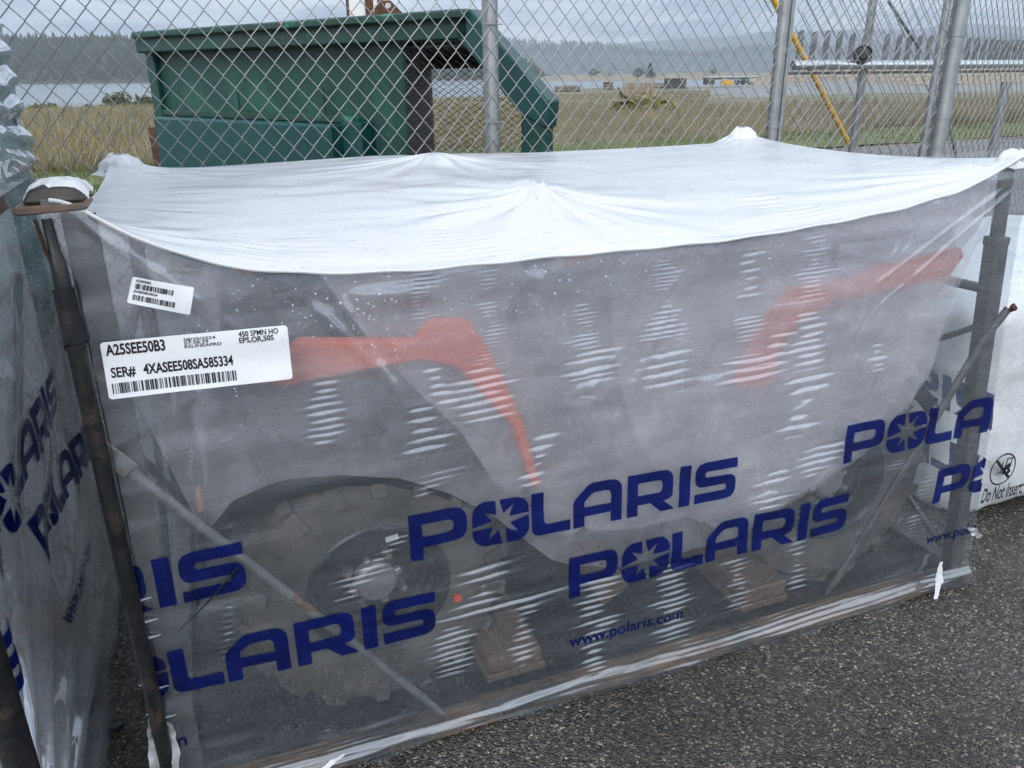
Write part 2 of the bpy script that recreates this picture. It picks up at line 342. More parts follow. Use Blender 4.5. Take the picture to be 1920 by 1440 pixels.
    h1 = N(t, 'ShaderNodeMixShader'); L(t, fac, h1.inputs[0]); L(t, tr.outputs[0], h1.inputs[1]); L(t, hm.outputs[0], h1.inputs[2])
    lw = N(t, 'ShaderNodeFresnel'); lw.inputs[0].default_value = 1.5
    fm = N(t, 'ShaderNodeMapRange'); fm.inputs[1].default_value = .04; fm.inputs[2].default_value = .6; fm.inputs[3].default_value = gloss; fm.inputs[4].default_value = min(.9, gloss*1.7); L(t, lw.outputs[0], fm.inputs[0])
    g1 = N(t, 'ShaderNodeMixShader'); L(t, fm.outputs[0], g1.inputs[0]); L(t, h1.outputs[0], g1.inputs[1]); L(t, gl.outputs[0], g1.inputs[2])
    L(t, g1.outputs[0], o.inputs[0]); return m
M['clear'] = film('clear_shrink_film', .046, .22, .028, vary=.40, drops=.9, dsc=98, dropzone=(.55, 1.05, .25), tint=(.955, .966, .985), hz=(.56, .74, .95))
M['clear_side'] = film('clear_side_film', .06, .05, .10, vary=.4, tint=(.97, .98, .985))
M['bag'] = film('hazy_inner_bag', .52, .03, .40, vary=.40, cx=6, scratch=.10, hz=(.97, .93, .96), tl=.3, tint=(.99, .99, .99))
M['bag_thin'] = film('thin_inner_bag', .29, .03, .40, vary=.40, cx=6, scratch=.08, hz=(.93, .90, .95), tl=.30, tint=(.99, .99, .99))
M['bag_thick'] = film('crumpled_inner_bag', .36, .05, .35, vary=.50, cx=5, scratch=.12, hz=(.97, .93, .96), tl=.3, tint=(.99, .99, .99))
M['nfilm'] = film('neighbour_film', .42, .40, .035, vary=.35, drops=.7, dsc=120, hz=(.88, .92, .95))
def print_ink(name, c, a):
    m = mat(name, c, .32); t = m.node_tree; o = [n for n in t.nodes if n.type == 'OUTPUT_MATERIAL'][0]
    tr = N(t, 'ShaderNodeBsdfTransparent'); tr.inputs[0].default_value = (.06, .11, .45, 1); mx = N(t, 'ShaderNodeMixShader'); mx.inputs[0].default_value = a
    L(t, tr.outputs[0], mx.inputs[1]); L(t, P_(m).outputs[0], mx.inputs[2]); L(t, mx.outputs[0], o.inputs[0]); return m
M['blue'] = print_ink('blue_film_print', (.003, .010, .13), .72)
m = M['blue']; n = tex_noise(m, 14, 5, .65); r = ramp(m, n.outputs[0], [(.35, (.0012, .0045, .060)), (.65, (.003, .010, .125))]); L(m.node_tree, r.outputs[0], P_(m).inputs['Base Color']); P_(m).inputs['Roughness'].default_value = .16
# opaque white top film with rain drops
m = mat('white_shrink_film', (.88, .90, .92), .30, 0, .5); t = m.node_tree
vo = tex_noise(m, 62, kind='V'); sp = N(t, 'ShaderNodeSeparateColor'); L(t, vo.outputs['Color'], sp.inputs[0])
sz = N(t, 'ShaderNodeMapRange'); sz.inputs[1].default_value = .62; sz.inputs[2].default_value = 1; sz.inputs[4].default_value = .36; L(t, sp.outputs[0], sz.inputs[0])
sb = N(t, 'ShaderNodeMath', operation='SUBTRACT'); L(t, sz.outputs[0], sb.inputs[0]); L(t, vo.outputs['Distance'], sb.inputs[1])
mx = N(t, 'ShaderNodeMath', operation='MAXIMUM'); mx.inputs[1].default_value = 0; L(t, sb.outputs[0], mx.inputs[0])
pw = N(t, 'ShaderNodeMath', operation='POWER'); pw.inputs[1].default_value = .5; L(t, mx.outputs[0], pw.inputs[0])
bq = bump(m, pw.outputs[0], .75, .005)
n5 = tex_noise(m, 2.2, 5, .6, stretch=(1, 2.4, 1), dist=.6); r5 = ramp(m, n5.outputs[0], [(.42, (.24, .24, .24)), (.58, (.40, .40, .40))]); L(t, r5.outputs[0], P_(m).inputs['Roughness'])
P_(m).inputs['Coat Weight'].default_value = .25; P_(m).inputs['Coat Roughness'].default_value = .08
tlw = N(t, 'ShaderNodeBsdfTranslucent'); tlw.inputs[0].default_value = (.85, .87, .9, 1); mxw = N(t, 'ShaderNodeMixShader'); mxw.inputs[0].default_value = .34
om = [n for n in t.nodes if n.type == 'OUTPUT_MATERIAL'][0]; L(t, P_(m).outputs[0], mxw.inputs[1]); L(t, tlw.outputs[0], mxw.inputs[2]); L(t, mxw.outputs[0], om.inputs[0])
M['whitefilm'] = m
M['tornfilm'] = film('crumpled_torn_film', .55, .3, .12, vary=.5, cx=30)
# woven white tarp
m = mat('woven_white_tarp', (.70, .73, .76), .5); t = m.node_tree
n1 = tex_noise(m, 60, 3, .6, stretch=(1, 1, 12)); n2 = tex_noise(m, 60, 3, .6, stretch=(10, 10, .8))
ad = N(t, 'ShaderNodeMath', operation='ADD'); L(t, n1.outputs[0], ad.inputs[0]); L(t, n2.outputs[0], ad.inputs[1])
rt = ramp(m, ad.outputs[0], [(.75, (.34, .38, .42)), (1.0, (.60, .63, .65))]); hf = N(t, 'ShaderNodeMath', operation='MULTIPLY'); hf.inputs[1].default_value = 1.0
L(t, ad.outputs[0], hf.inputs[0]); L(t, hf.outputs[0], rt.inputs[0]); L(t, rt.outputs[0], P_(m).inputs['Base Color']); bump(m, ad.outputs[0], .5, .002)
M['tarp'] = m

# ================================================================== SETTING
def shoreY(X): return np.interp(X, [-600, -120, -70, 0, 30, 120, 600], [90, 125, 138, 215, 300, 330, 360])
def groundz(X, Y):
    yard = 13.0+.5*X
    a = yard+3; b = shoreY(X)
    t = np.clip((Y-a)/np.maximum(b-a, 5), 0, 1)
    z = -3.7*t
    z = z-np.clip((Y-b)/25, 0, 1)*4
    return z-.002
ys = np.concatenate([np.linspace(-60, 10, 15), np.linspace(11, 60, 60), np.geomspace(62, 480, 60)]); xs = np.concatenate([-np.geomspace(700, 30, 26), np.linspace(-28, 40, 60), np.geomspace(42, 900, 30)])
X, Y = np.meshgrid(xs, ys); Z = groundz(X, Y)
Z = Z+np.where(Y > 18+.5*X, noise2(X, Y, .12, 3)*.12, 0)*np.clip((shoreY(X)-Y)/20, 0, 1)
gnd = grid_obj('ground', np.stack([X, Y, Z], -1), M['dirt']); tag(gnd, 'brown field sloping down to the river behind the fence', 'ground', kind='structure')
# paved yard
yx = np.array([-40., 60.])
me_v = [(-60, -40, .004), (60, -40, .004), (60, 13.0+.5*60-.2, .004), (-40, -7.2, .004), (-60, -17, .004)]
yard = mesh_obj('pavement', [(-40, -40, .004), (60, -40, .004), (60, 42.8, .004), (-20, 2.8, .004), (-40, -7.2, .004)], [(0, 1, 2, 3, 4)], M['asphalt']); tag(yard, 'wet coarse asphalt yard under the crates', 'pavement', kind='structure')
vs = [(-30, -1.8, .004), (60, 43.2, .004), (60, 47.5, -.01), (-30, 1.9, -.01)]
gx = np.linspace(-30, 60, 90); gw = np.linspace(0, 3.4, 6); GX, GW = np.meshgrid(gx, gw)
verge = grid_obj('verge', np.stack([GX, 13.05+.5*GX+GW*1.1, .02+.02*noise2(GX, GW, 1.1, 5)], -1), M['verge']); tag(verge, 'green strip of short grass along the yard edge', 'verge', kind='structure')
# gravel yard on the right
gy = np.linspace(0, 1, 14); gxx = np.linspace(0, 1, 20)
def gravel_pt(a, b):
    Yv = 74+b*110; x0 = at(1235, 190, Yv)[0]-b*6; Xv = x0+a*(100+70*b)
    return Xv, Yv
P = np.zeros((14, 20, 3))
for i, b in enumerate(gy):
    for j, a in enumerate(gxx):
        Xv, Yv = gravel_pt(a, b); P[i, j] = (Xv, Yv, float(groundz(np.array(Xv), np.array(Yv)))-.25+.37*min(1, b*9)*min(1, a*12))
gv = grid_obj('gravel_yard', P, M['gravel']); tag(gv, 'grey gravel yard beyond the brush', 'ground', kind='structure')
# gravel ramp up to the block wall
wa, wb = at(1600, 172, 150), at(2300, 165, 150)
wz = float(groundz(np.array(wa[0]), np.array(150.)))+.4
# water
wat = mesh_obj('water', [(-1500, 90, -4), (1800, 90, -4), (3000, 5200, -4), (-3000, 5200, -4)], [(0, 1, 2, 3)], M['water']); tag(wat, 'pale grey river behind the field', 'water', kind='structure')

# far wooded hill (left), ridge (right), spit
def terrain(name, x0, x1, y0, y1, hf, mt, nx=90, ny=24):
    xs = np.linspace(x0, x1, nx); ys = np.linspace(y0, y1, ny); X, Y = np.meshgrid(xs, ys)
    return grid_obj(name, np.stack([X, Y, hf(X, Y)], -1), mt)
def hillh(X, Y):
    c = np.interp(X, [-900, -420, -330, -270, -200, -120, 0, 60, 200], [36, 36, 31, 25, 19, 20, 10, -6, -8])
    t = np.clip((Y-735)/200, 0, 1)
    return -4.6+(c+4.6)*t**.8+noise2(X, Y, .02, 8)*2.2*t
hl = terrain('wooded_hill', -900, 200, 730, 1250, hillh, M['hill']); tag(hl, 'dark wooded hill across the river', 'hill', kind='structure')
def ridgeh(X, Y):
    c = np.interp(X, [-3000, -200, 100, 500, 620, 900, 1200, 1600, 2600, 4200], [95, 90, 86, 66, 58, 80, 74, 96, 88, 90])
    t = np.clip((Y-2300)/500, 0, 1)
    return -5+(c+5)*t**.7+noise2(X, Y, .004, 9)*10*t
rd = terrain('distant_ridge', -3000, 4200, 2290, 3300, ridgeh, M['farhill'], 140, 16); tag(rd, 'blue hazy ridge on the horizon', 'hill', kind='structure')
def ridgeh2(X, Y):
    c = np.interp(X, [-3000, 0, 1500, 2400, 6000], [90, 105, 190, 210, 190]); t = np.clip((Y-3900)/500, 0, 1)
    return -5+(c+5)*t**.7+noise2(X, Y, .003, 19)*16*t
rd2 = terrain('distant_ridge', -3000, 6000, 3890, 4900, ridgeh2, M['farhill'], 140, 12); tag(rd2, 'second paler ridge behind the first', 'hill', kind='structure')
def spith(X, Y):
    t = np.clip((Y-560-.12*(X-40))/30, 0, 1)*np.clip((900-Y)/80, 0, 1)*np.clip((X-5)/40, 0, 1)
    return -4.7+t*(3.9+noise2(X, Y, .03, 4)*1.3)
spt = terrain('shore_spit', 0, 520, 540, 920, spith, M['sand'], 90, 30); tag(spt, 'low sandy spit with bushes across the water', 'shore', kind='structure')

# woods on the hills: one mass of conifers
def conifer_mesh(pts, tiers=3, n=6, seed=1):
    rg = np.random.default_rng(seed); V = []; Fc = []
    for (x, y, z, h, r) in pts:
        for k in range(tiers):
            z0 = z+h*(.12+.26*k); z1 = z+h*(.55+.225*k) if k < tiers-1 else z+h; rr = r*(1-.27*k)
            b = len(V); V.append((x+rg.normal()*r*.05, y, z1))
            ph = rg.random()*6.28
            for j in range(n):
                q = rr*(.7+.5*rg.random()); V.append((x+q*math.cos(ph+6.283*j/n), y+q*math.sin(ph+6.283*j/n), z0-h*.05*rg.random()))
            for j in range(n): Fc.append((b, b+1+j, b+1+(j+1) % n))
    return V, Fc
pts = []
for i in range(5200):
    x = rng.uniform(-760, 30); y = rng.uniform(742, 1010); z = float(hillh(np.array(x), np.array(y)))
    h = rng.uniform(5, 10)*(1+.5*(rng.random() < .08)); pts.append((x, y, z-.5, h, h*rng.uniform(.22, .42)))
V, Fc = conifer_mesh(pts); wd = mesh_obj('far_forest', V, Fc, M['conifer']); tag(wd, 'dark conifer forest covering the hill across the river', 'forest', kind='stuff')
pts = []
for i in range(2200):
    x = rng.uniform(-500, 2000); y = rng.uniform(2560, 2900); z = float(ridgeh(np.array(x), np.array(y)))
    h = rng.uniform(9, 20); pts.append((x, y, z-2, h, h*.3))
V, Fc = conifer_mesh(pts, 2, 5); wd2 = mesh_obj('far_forest', V, Fc, M['conifer']); tag(wd2, 'ragged tree line along the distant blue ridge', 'forest', kind='stuff')

# single trees on the spit
def clump_tree(name, base, h, wd_, label, matn, seed, conif=False, group=None):
    rg = np.random.default_rng(seed); root = empty(name, tuple(base)); tag(root, label, 'tree', group)
    mb = MB(); mb.tube([(0, 0, -.3), (0.02*h, 0, h*.3), (0, 0.02*h, h*.7)], [h*.03, h*.022, h*.01], 6); mb.build('trunk', M['log'], root)
    V = []; Fc = []
    n = 420
    for i in range(n):
        if conif:
            t = rg.random()**1.3; rr = wd_*.5*(1-t)*(.35+.75*rg.random()); zz = h*(.08+.92*t)
        else:
            t = rg.random(); rr = wd_*.5*math.sqrt(max(0, 1-(2*t-1)**2))*(.4+.65*rg.random()); zz = h*(.1+.9*t)
        a = rg.random()*6.283; c = np.array([rr*math.cos(a), rr*math.sin(a), zz]); s = h*.055*(.6+rg.random())
        b = len(V)
        for k in range(3): V.append(c+rg.normal(size=3)*s)
        Fc.append((b, b+1, b+2))
    mesh_obj('crown', V, Fc, M[matn], root); return root
def spit_base(px, Yv):
    p = at(px, 146, Yv); return (p[0], Yv, float(spith(np.array(p[0]), np.array(Yv)))-.1)
clump_tree('pine_tree', spit_base(1218, 600), 9.5, 6.5, 'tallest dark pine on the sandy spit', 'conifer', 1, True)
clump_tree('pine_tree', spit_base(1196, 602), 6.0, 9, 'wide dark pine left of the tallest pine on the spit', 'conifer', 2)
clump_tree('round_tree', spit_base(1112, 598), 4.6, 8.5, 'rounded dark tree on the spit beside the dumpster', 'conifer', 3)
clump_tree('round_tree', spit_base(1222, 590), 3.6, 6, 'low bush at the foot of the tallest pine', 'conifer', 4)
clump_tree('round_tree', spit_base(1338, 600), 3.2, 6, 'small dark bush far right on the spit', 'shrub', 5)
clump_tree('round_tree', spit_base(1144, 640), 3.0, 5, 'small reddish bush in the middle of the spit', 'brush', 6)

# vegetation masses
def blades(n, fx, hmin, hmax, wid, seed, lean=.35, seg=1):
    rg = np.random.default_rng(seed); V = np.zeros((n*3, 3)); k = 0
    for i in range(n):
        x, y, z, sc = fx(rg)
        h = rg.uniform(hmin, hmax)*sc; a = rg.random()*6.283; wv = wid*(.5+rg.random())*sc; lx, ly = rg.normal(size=2)*lean*h
        V[k] = (x-math.cos(a)*wv, y-math.sin(a)*wv, z-.03); V[k+1] = (x+math.cos(a)*wv, y+math.sin(a)*wv, z-.03); V[k+2] = (x+lx, y+ly, z+h); k += 3
    return V, [(i, i+1, i+2) for i in range(0, n*3, 3)]
def gz(x, y): return float(groundz(np.array(x), np.array(y)))
def f_dry(rg):
    Yv = 13.0+rg.random()**1.7*109; px = rg.uniform(-150, 430); x = at(px, 240, Yv)[0]; return x, Yv, gz(x, Yv), .6+Yv*.014
V, Fc = blades(30000, f_dry, .10, .38, .02, 11); o = mesh_obj('dry_grass', V, Fc, M['drygrass']); tag(o, 'tawny dry grass field in front of the river at left', 'dry grass', kind='stuff')
def f_dry2(rg):
    Yv = 13.0+rg.random()**1.6*62; px = rg.uniform(-150, 430); x = at(px, 240, Yv)[0]
    if noise2(np.array(x), np.array(Yv), .18, 31) < .1: Yv += 3
    return x, Yv, gz(x, Yv), .6+Yv*.014
V, Fc = blades(9000, f_dry2, .18, .7, .022, 12); o = mesh_obj('brown_weeds', V, Fc, M['brush']); tag(o, 'brown weeds scattered through the dry grass at left', 'weeds', kind='stuff')
def f_brush(rg):
    px = rg.uniform(740, 2150); x0 = at(px, 250, 22)[0]; Yv = 17.6+.5*x0*.8+rg.random()**1.3*26; x = at(px, 250, Yv)[0]
    return x, max(Yv, 17.2+.5*x), gz(x, Yv), .75+Yv*.008+.35*float(noise2(np.array(x), np.array(Yv), .35, 41))
V, Fc = blades(42000, f_brush, .16, .50, .009, 13, .28); o = mesh_obj('bramble_thicket', V, Fc, M['brush']); tag(o, 'brown leafless brush behind the green strip at right', 'brush', kind='stuff')
def f_brush2(rg):
    px = rg.uniform(740, 1330); Yv = 46+rg.random()*85; x = at(px, 200, Yv)[0]; return x, Yv, gz(x, Yv), .8+Yv*.003
V, Fc = blades(12000, f_brush2, .10, .30, .05, 14, .3); o = mesh_obj('brown_scrub', V, Fc, M['brush']); tag(o, 'brown scrub between the brush and the water', 'scrub', kind='stuff')
def f_green(rg):
    x = rg.uniform(-24, 24); g = rg.random()*3.4; y = 13.05+.5*x+g*1.1; return x, y, .02, .5+.8*max(0, float(noise2(np.array(x), np.array(y), .6, 51))+.5)
V, Fc = blades(26000, f_green, .04, .13, .011, 15); o = mesh_obj('verge_grass', V, Fc, M['green']); tag(o, 'short green grass along the yard edge behind the fence', 'grass', kind='stuff')
def shrub(name, c, r, h, mt, label, seed, n=420, group=None):
    rg = np.random.default_rng(seed); V = []; Fc = []
    root = empty(name, tuple(c)); tag(root, label, 'shrub', group)
    for i in range(n):
        a = rg.random()*6.283; t = rg.random(); rr = r*math.sqrt(rg.random())*(1-.5*t); p = np.array([rr*math.cos(a), rr*math.sin(a), h*t*(.6+.4*rg.random())]); s = r*.10
        b = len(V); V += [p+rg.normal(size=3)*s for k in range(3)]; Fc.append((b, b+1, b+2))
    mesh_obj('foliage', V, Fc, mt, root)
    mb = MB()
    for k in range(5): mb.tube([(0, 0, -.1), (rg.normal()*r*.3, rg.normal()*r*.3, h*.7)], [.03*h, .008*h], 5)
    mb.build('stems', M['log'], root); return root
p = at(1205, 215, 40); shrub('yellow_shrub', (p[0], 40, gz(p[0], 40)), 1.9, .55, M['yshrub'], 'yellow-green shrub in the brown brush beyond the fence', 61)
p = at(240, 205, 125); shrub('shore_shrub', (p[0], 122, gz(p[0], 122)), 2.6, 2.4, M['shrub'], 'dark green bush on the river bank beside the dumpster', 62)
p = at(270, 205, 125); shrub('shore_shrub', (p[0]+1, 124, gz(p[0], 124)), 2.4, 1.8, M['shrub'], 'lower green bush right next to the dumpster on the bank', 63)
p = at(66, 205, 120); shrub('shore_shrub', (p[0], 122, gz(p[0], 122)), 2.8, .9, M['shrub'], 'flat green bush on the bank at far left', 64)
p = at(152, 205, 120); shrub('shore_shrub', (p[0], 122, gz(p[0], 122)), .9, .9, M['shrub'], 'tiny bush on the bank between the other bushes', 65)
for i, px in enumerate((1182, 1192, 1216)):
    p = at(px, 190, 58); root = empty('plume_grass', (p[0], 58, gz(p[0], 58))); rg = np.random.default_rng(70+i)
    tag(root, ['leftmost pale feathery grass plume in the brown scrub', 'tall pale feathery grass plume beside the leftmost one', 'rightmost pale feathery grass plume in the brown scrub'][i], 'grass plume', 'pale plumes in the scrub')
    V = []; Fc = []
    for k in range(60):
        a = rg.normal()*.35; b = len(V); h = rg.uniform(1.1, 2.0); V += [(a*.4, rg.normal()*.1, .3), (a*.4+.06, 0, .3), (a*1.3, rg.normal()*.2, h)]; Fc.append((b, b+1, b+2))
    mesh_obj('plume', V, Fc, M['plume'], root)

# concrete block wall
root = empty('block_wall', (0, 0, 0)); tag(root, 'beige stacked concrete block wall beyond the gravel yard', 'wall')
bm_blk = None; wallY = 158.
xw0 = at(1412, 150, wallY)[0]; zb = gz(60., 158.)-.35
blk = MB().box((0, 0, 0), (1.46, .75, .68)).build('block', M['cblock'], root, bevel=.05)
xw1 = at(2050, 150, wallY)[0]; first = True
for row in range(5):
    n = int((xw1-xw0)/1.5)
    for k in range(n):
        if row == 4 and k < 6: continue
        if row == 3 and k < 3: continue
        o = blk if first else blk.copy()
        if not first: COL.objects.link(o); o.parent = root
        first = False
        o.location = (xw0+1.5*k+(.75 if row % 2 else 0), wallY+random.uniform(-.06, .06), zb+.35+.70*row); o.rotation_euler = (0, 0, random.uniform(-.02, .02))
# gravel bank in front of wall
P = np.zeros((8, 30, 3))
for i in range(8):
    for j in range(30):
        a = j/29; b = i/7; x = xw0+4+a*78; P[i, j] = (x-(1-b)*16, wallY-28+27*b, gz(x, wallY-28+27*b)-.1+(1.5*b)*max(0, 1-abs(a-.12)*4)+.06*random.random())
bk = grid_obj('gravel_ramp', P, M['gravel']); tag(bk, 'grey gravel ramp leaning on the block wall', 'ground', kind='structure')
# dark steel piles standing behind the wall
pile = MB(); prof = [(-.55, 0), (.55, 0), (.62, 4.9), (.35, 5.5), (-.30, 5.1), (-.45, 4.4)]
pile.prism(prof, lambda u, v, h: (u, h, v), -.25, .25); pm = pile.build('steel_pile', M['darksteel'])
xs_ = [1503, 1528, 1552, 1576, 1600, 1623, 1665, 1688, 1707, 1726, 1745, 1762, 1800, 1818, 1834, 1848, 1862, 1873, 1885, 1896, 1908, 1919]
for i, px in enumerate(xs_):
    o = pm if i == 0 else pm.copy()
    if i: COL.objects.link(o)
    Yv = 175+(px-1503)*.10; top = at(px, 55+(px-1503)*.045, Yv); o.location = (top[0], Yv, top[2]-5.5); o.rotation_euler = (0, 0, random.uniform(-.3, .3))
    o.scale = (1, 1, random.uniform(.96, 1.03))
    NUM = 'first second third fourth fifth sixth seventh eighth ninth tenth eleventh twelfth thirteenth fourteenth fifteenth sixteenth seventeenth eighteenth nineteenth twentieth twenty-first twenty-second'.split()
    ordn = 'leftmost' if i == 0 else ('rightmost' if i == len(xs_)-1 else f'{NUM[i]} from the left')
    tag(o, f'dark pointed steel pile above the block wall, {ordn}', 'pile', 'dark pointed piles above the wall')
# flatbed trailer far away
tr_y = 172.; p0 = at(1318, 152, tr_y); zg = gz(p0[0], tr_y)+.7
root = empty('flatbed_trailer', (p0[0], tr_y, zg)); tag(root, 'pale flatbed trailer parked on the far gravel', 'trailer')
MB().bx(0, 11, -1.2, 1.2, 1.45, 1.68).build('deck', M['paleblue'], root); MB().bx(.2, 10.8, -1, 1, 1.05, 1.42).build('frame', M['darksteel'], root)
MB().bx(.3, 2.1, -1.1, 1.1, .1, 1.04).build('support', M['darkbox'], root)
for k, xx in enumerate((6.6, 7.8, 9.0)):
    MB().lathe([(0, -.2), (.5, -.2), (.55, -.1), (.55, .1), (.5, .2), (0, .2)], (xx, -1.1, .55), (0, 1, 0), 18).build('wheel', M['blackwheel'], root)
o = MB().bx(0, 2.4, -.6, .6, 0, .85).bx(.2, 1.2, -.5, .5, .85, 1.15).build('yellow_machine', M['yellow'], None, .08); o.location = (p0[0]+3.2, tr_y-1.9, zg); tag(o, 'small yellow machine beside the flatbed trailer', 'machine')
pc = at(1266, 155, 165); o = MB().bx(-1.9, 1.9, -1.2, 1.2, 0, 1.75).bx(-1.95, 1.95, -1.25, 1.25, 1.75, 1.85).bx(-.05, .05, -1.26, -1.2, 0, 1.75).build('dark_container', M['darkbox']); o.location = (pc[0], 165, gz(pc[0], 165)+.2); tag(o, 'dark brown container by the river bank', 'container')
for i, (xa, ya, xb, Yv, lab) in enumerate([(1040, 168, 1088, 190, 'weathered log pile next to the dumpster corner'), (1178, 168, 1245, 190, 'long dark log lying on the river bank'), (1132, 162, 1150, 185, 'short dark timber stack on the river bank')]):
    a, b = at(xa, ya, Yv), at(xb, ya-1, Yv); z0 = gz(a[0], Yv)
    mb = MB(); hh = .9 if i < 2 else 1.6
    for k in range(3): mb.tube([(a[0], Yv+k*.5, z0+.5+hh*k/3), (b[0], Yv+k*.5, z0+.55+hh*k/3)], .32, 7)
    o = mb.build('timber', M['log']); tag(o, lab, 'timber')

# ================================================================== FENCE
FP0 = np.array([-.058, 3.2]); fm = .42; fe = np.array([1, fm])/math.hypot(1, fm); FANG = math.atan2(fm, 1); MW, MH = .0339, .0788
def wire_mesh(z0, z1, r=.0019):
    mb = MB(); pts = []; n = int((z1-z0)/(MH/2)); sgn = 1
    for k in range(n+1):
        z = z0+k*MH/2; x = sgn*MW/2; yy = .0022*sgn
        pts += [(x*.84, yy*.2-.0014, z-MH*.055), (x*1.05, yy, z-.0015), (x*1.05, -yy*.2, z+.0015), (x*.84, .0014, z+MH*.055)]
        sgn = -sgn
    mb.tube(pts, r, 5); o = mb.build('wire', M['galvwire'], None, smooth=True); me = o.data; bpy.data.objects.remove(o); return me
WM = wire_mesh(.04, 2.12)
def mesh_panel(root, x0, x1, dz=0.0, ydepth=0.0):
    n = int((x1-x0)/MW)
    for k in range(n):
        o = bpy.data.objects.new('wire', WM); COL.objects.link(o); o.parent = root
        o.location = (x0+MW*(k+.5), ydepth, dz+(MH/2 if k % 2 else 0))
def post(root, x, r, h, y=0.0, bands=(), name='post', mt='galv', lean=0.0):
    o = MB().tube([(x, y, 0), (x+lean, y, h)], r, 20).build(name, M[mt], root, smooth=True)
    for bz in bands:
        MB().lathe([(r+.0005, -.012), (r+.004, -.012), (r+.004, .012), (r+.0005, .012)], (x+lean*bz/h, y, bz), (0, 0, 1), 20).build('band', M['galv'], o, smooth=True)
    return o
def fence_x(px, py):     # photo point on the fence plane -> distance along it, height
    return onplane(px, py, FP0, fe)
xa = fence_x(1462, 130)[0]; xb = fence_x(1788, 130)[0]
fr = empty('chain_link_fence', (*FP0, 0), FANG); tag(fr, 'galvanised chain link fence running behind the wrapped crate', 'fence')
mesh_panel(fr, -3.4, xa)
pp = post(fr, 0, .0295, 2.25, .03)
for bz in (fence_x(922, 45)[1], fence_x(926, 229)[1]):
    MB().tube([(-.045, -.004, bz+.004), (-.03, -.006, bz), (.0, -.004, bz-.001), (.035, -.004, bz)], .0022, 6).build('wire_tie', M['galvwire'], pp)
post(fr, -2.6, .0295, 2.25, .03)
MB().tube([(-3.4, .03, 2.14), (xa, .03, 2.14)], .021, 12).build('top_rail', M['galv'], fr, smooth=True)
MB().tube([(-3.4, 0, .06), (xa, 0, .06)], .002, 6).build('tension_wire', M['galvwire'], fr)
post(fr, xa, .025, 2.25, .01, [fence_x(1462, 95)[1], fence_x(1452, 235)[1]], 'end_post', lean=.0)
MB().bx(xa+.027, xa+.045, -.004, .004, .05, 2.1).build('tension_bar', M['galv'], fr)
# gate section between end post and the heavy post
gr_ = empty('gate_fence', (*FP0, 0), FANG); tag(gr_, 'chain link gate panel between the two galvanised posts', 'gate')
mesh_panel(gr_, xa+.06, xb-.05, .012)
post(gr_, xb-.075, .017, 2.2, .035, (), 'frame_post')
post(gr_, xb, .039, 2.35, .02, [fence_x(1800, 63)[1], fence_x(1772, 218)[1]], 'heavy_post')
# sliding leaf hanging behind
g2 = empty('sliding_gate', (*(FP0+np.array([-.3, 1])*.0), 0), FANG); tag(g2, 'second chain link leaf with bright rail seen through the gate', 'gate')
yd = .42; o2 = FP0+yd*np.array([-fe[1], fe[0]])
gx_ = lambda px, py: onplane(px, py, o2, fe)
g2.location = (*o2, 0)
x0, x1 = gx_(1486, 130)[0], gx_(2000, 130)[0]
mesh_panel(g2, x0+.02, gx_(1800, 130)[0], .03)
zr = gx_(1600, 122)[1]
MB().tube([(x0, .0, zr), (x1+.8, .0, zr)], .0215, 16).build('rail', M['chrome'], g2, smooth=True)
MB().tube([(x0, .03, zr-.036), (x1+.8, .03, zr-.036)], .008, 10).build('lower_rail', M['galv'], g2, smooth=True)
xm = gx_(1640, 60)[0]; post(g2, xm, .021, 2.2, .04, [zr-.06, zr+.02], 'frame_post')
xq = gx_(1893, 180)[0]; post(g2, xq, .026, 1.35, .04, (), 'frame_post')
a = gx_(1674, 0); b = gx_(1735, 95); MB().tube([(a[0], .03, a[1]), (b[0], .03, b[1])], .008, 8).build('truss_rod', M['galv'], g2)
a = gx_(1786, 222); b = gx_(1812, 270); MB().tube([(a[0], .03, a[1]), (b[0]+.1, .03, b[1]-.3)], .008, 8).build('truss_rod', M['galv'], g2)
wx, wz_ = gx_(1612, 103)
MB().lathe([(0, -.025), (.018, -.025), (.022, -.012), (.040, -.010), (.044, -.02), (.047, 0), (.044, .02), (.04, .010), (.022, .012), (0, .025)], (wx, -.02, wz_), (.75, 1, 0), 24).build('roller', M['blackwheel'], g2, smooth=True)
MB().box((wx+.03, 0, wz_-.01), (.10, .02, .05)).build('roller_bracket', M['galv'], g2, .004)
# fence turning away on the far right
a = np.array(FP0+xb*fe); g3 = empty('side_fence', (a[0], a[1], 0), R(40)); tag(g3, 'chain link fence turning away behind the heavy post at right', 'fence')
mesh_panel(g3, .06, 2.6, .02)
post(g3, 2.62, .03, 2.2, 0, ())
# yellow guy guards
for k, (p1, p2, Yv, lab) in enumerate([((1446, -10), (1588, 262), 5.6, 'upper yellow plastic guy wire guard leaning behind the fence'), ((1450, 30), (1580, 262), 5.75, 'lower worn yellow guy wire guard close behind the other')]):
    A_, B_ = at(*p1, Yv), at(*p2, Yv+.2); d = (B_-A_); tt = (-.0-A_[2])/d[2]; G = A_+d*tt
    o = MB().tube([A_-d*(.6 if k == 0 else .0), A_, B_, G], .017, 10).build('guy_guard', M['yellow'], None, smooth=True); tag(o, lab, 'guy guard', 'yellow guy guards')
    if k == 1:
        wq = MB().tube([A_-d*1.5, A_], .004, 6).build('guy_wire', M['galvwire'], o)

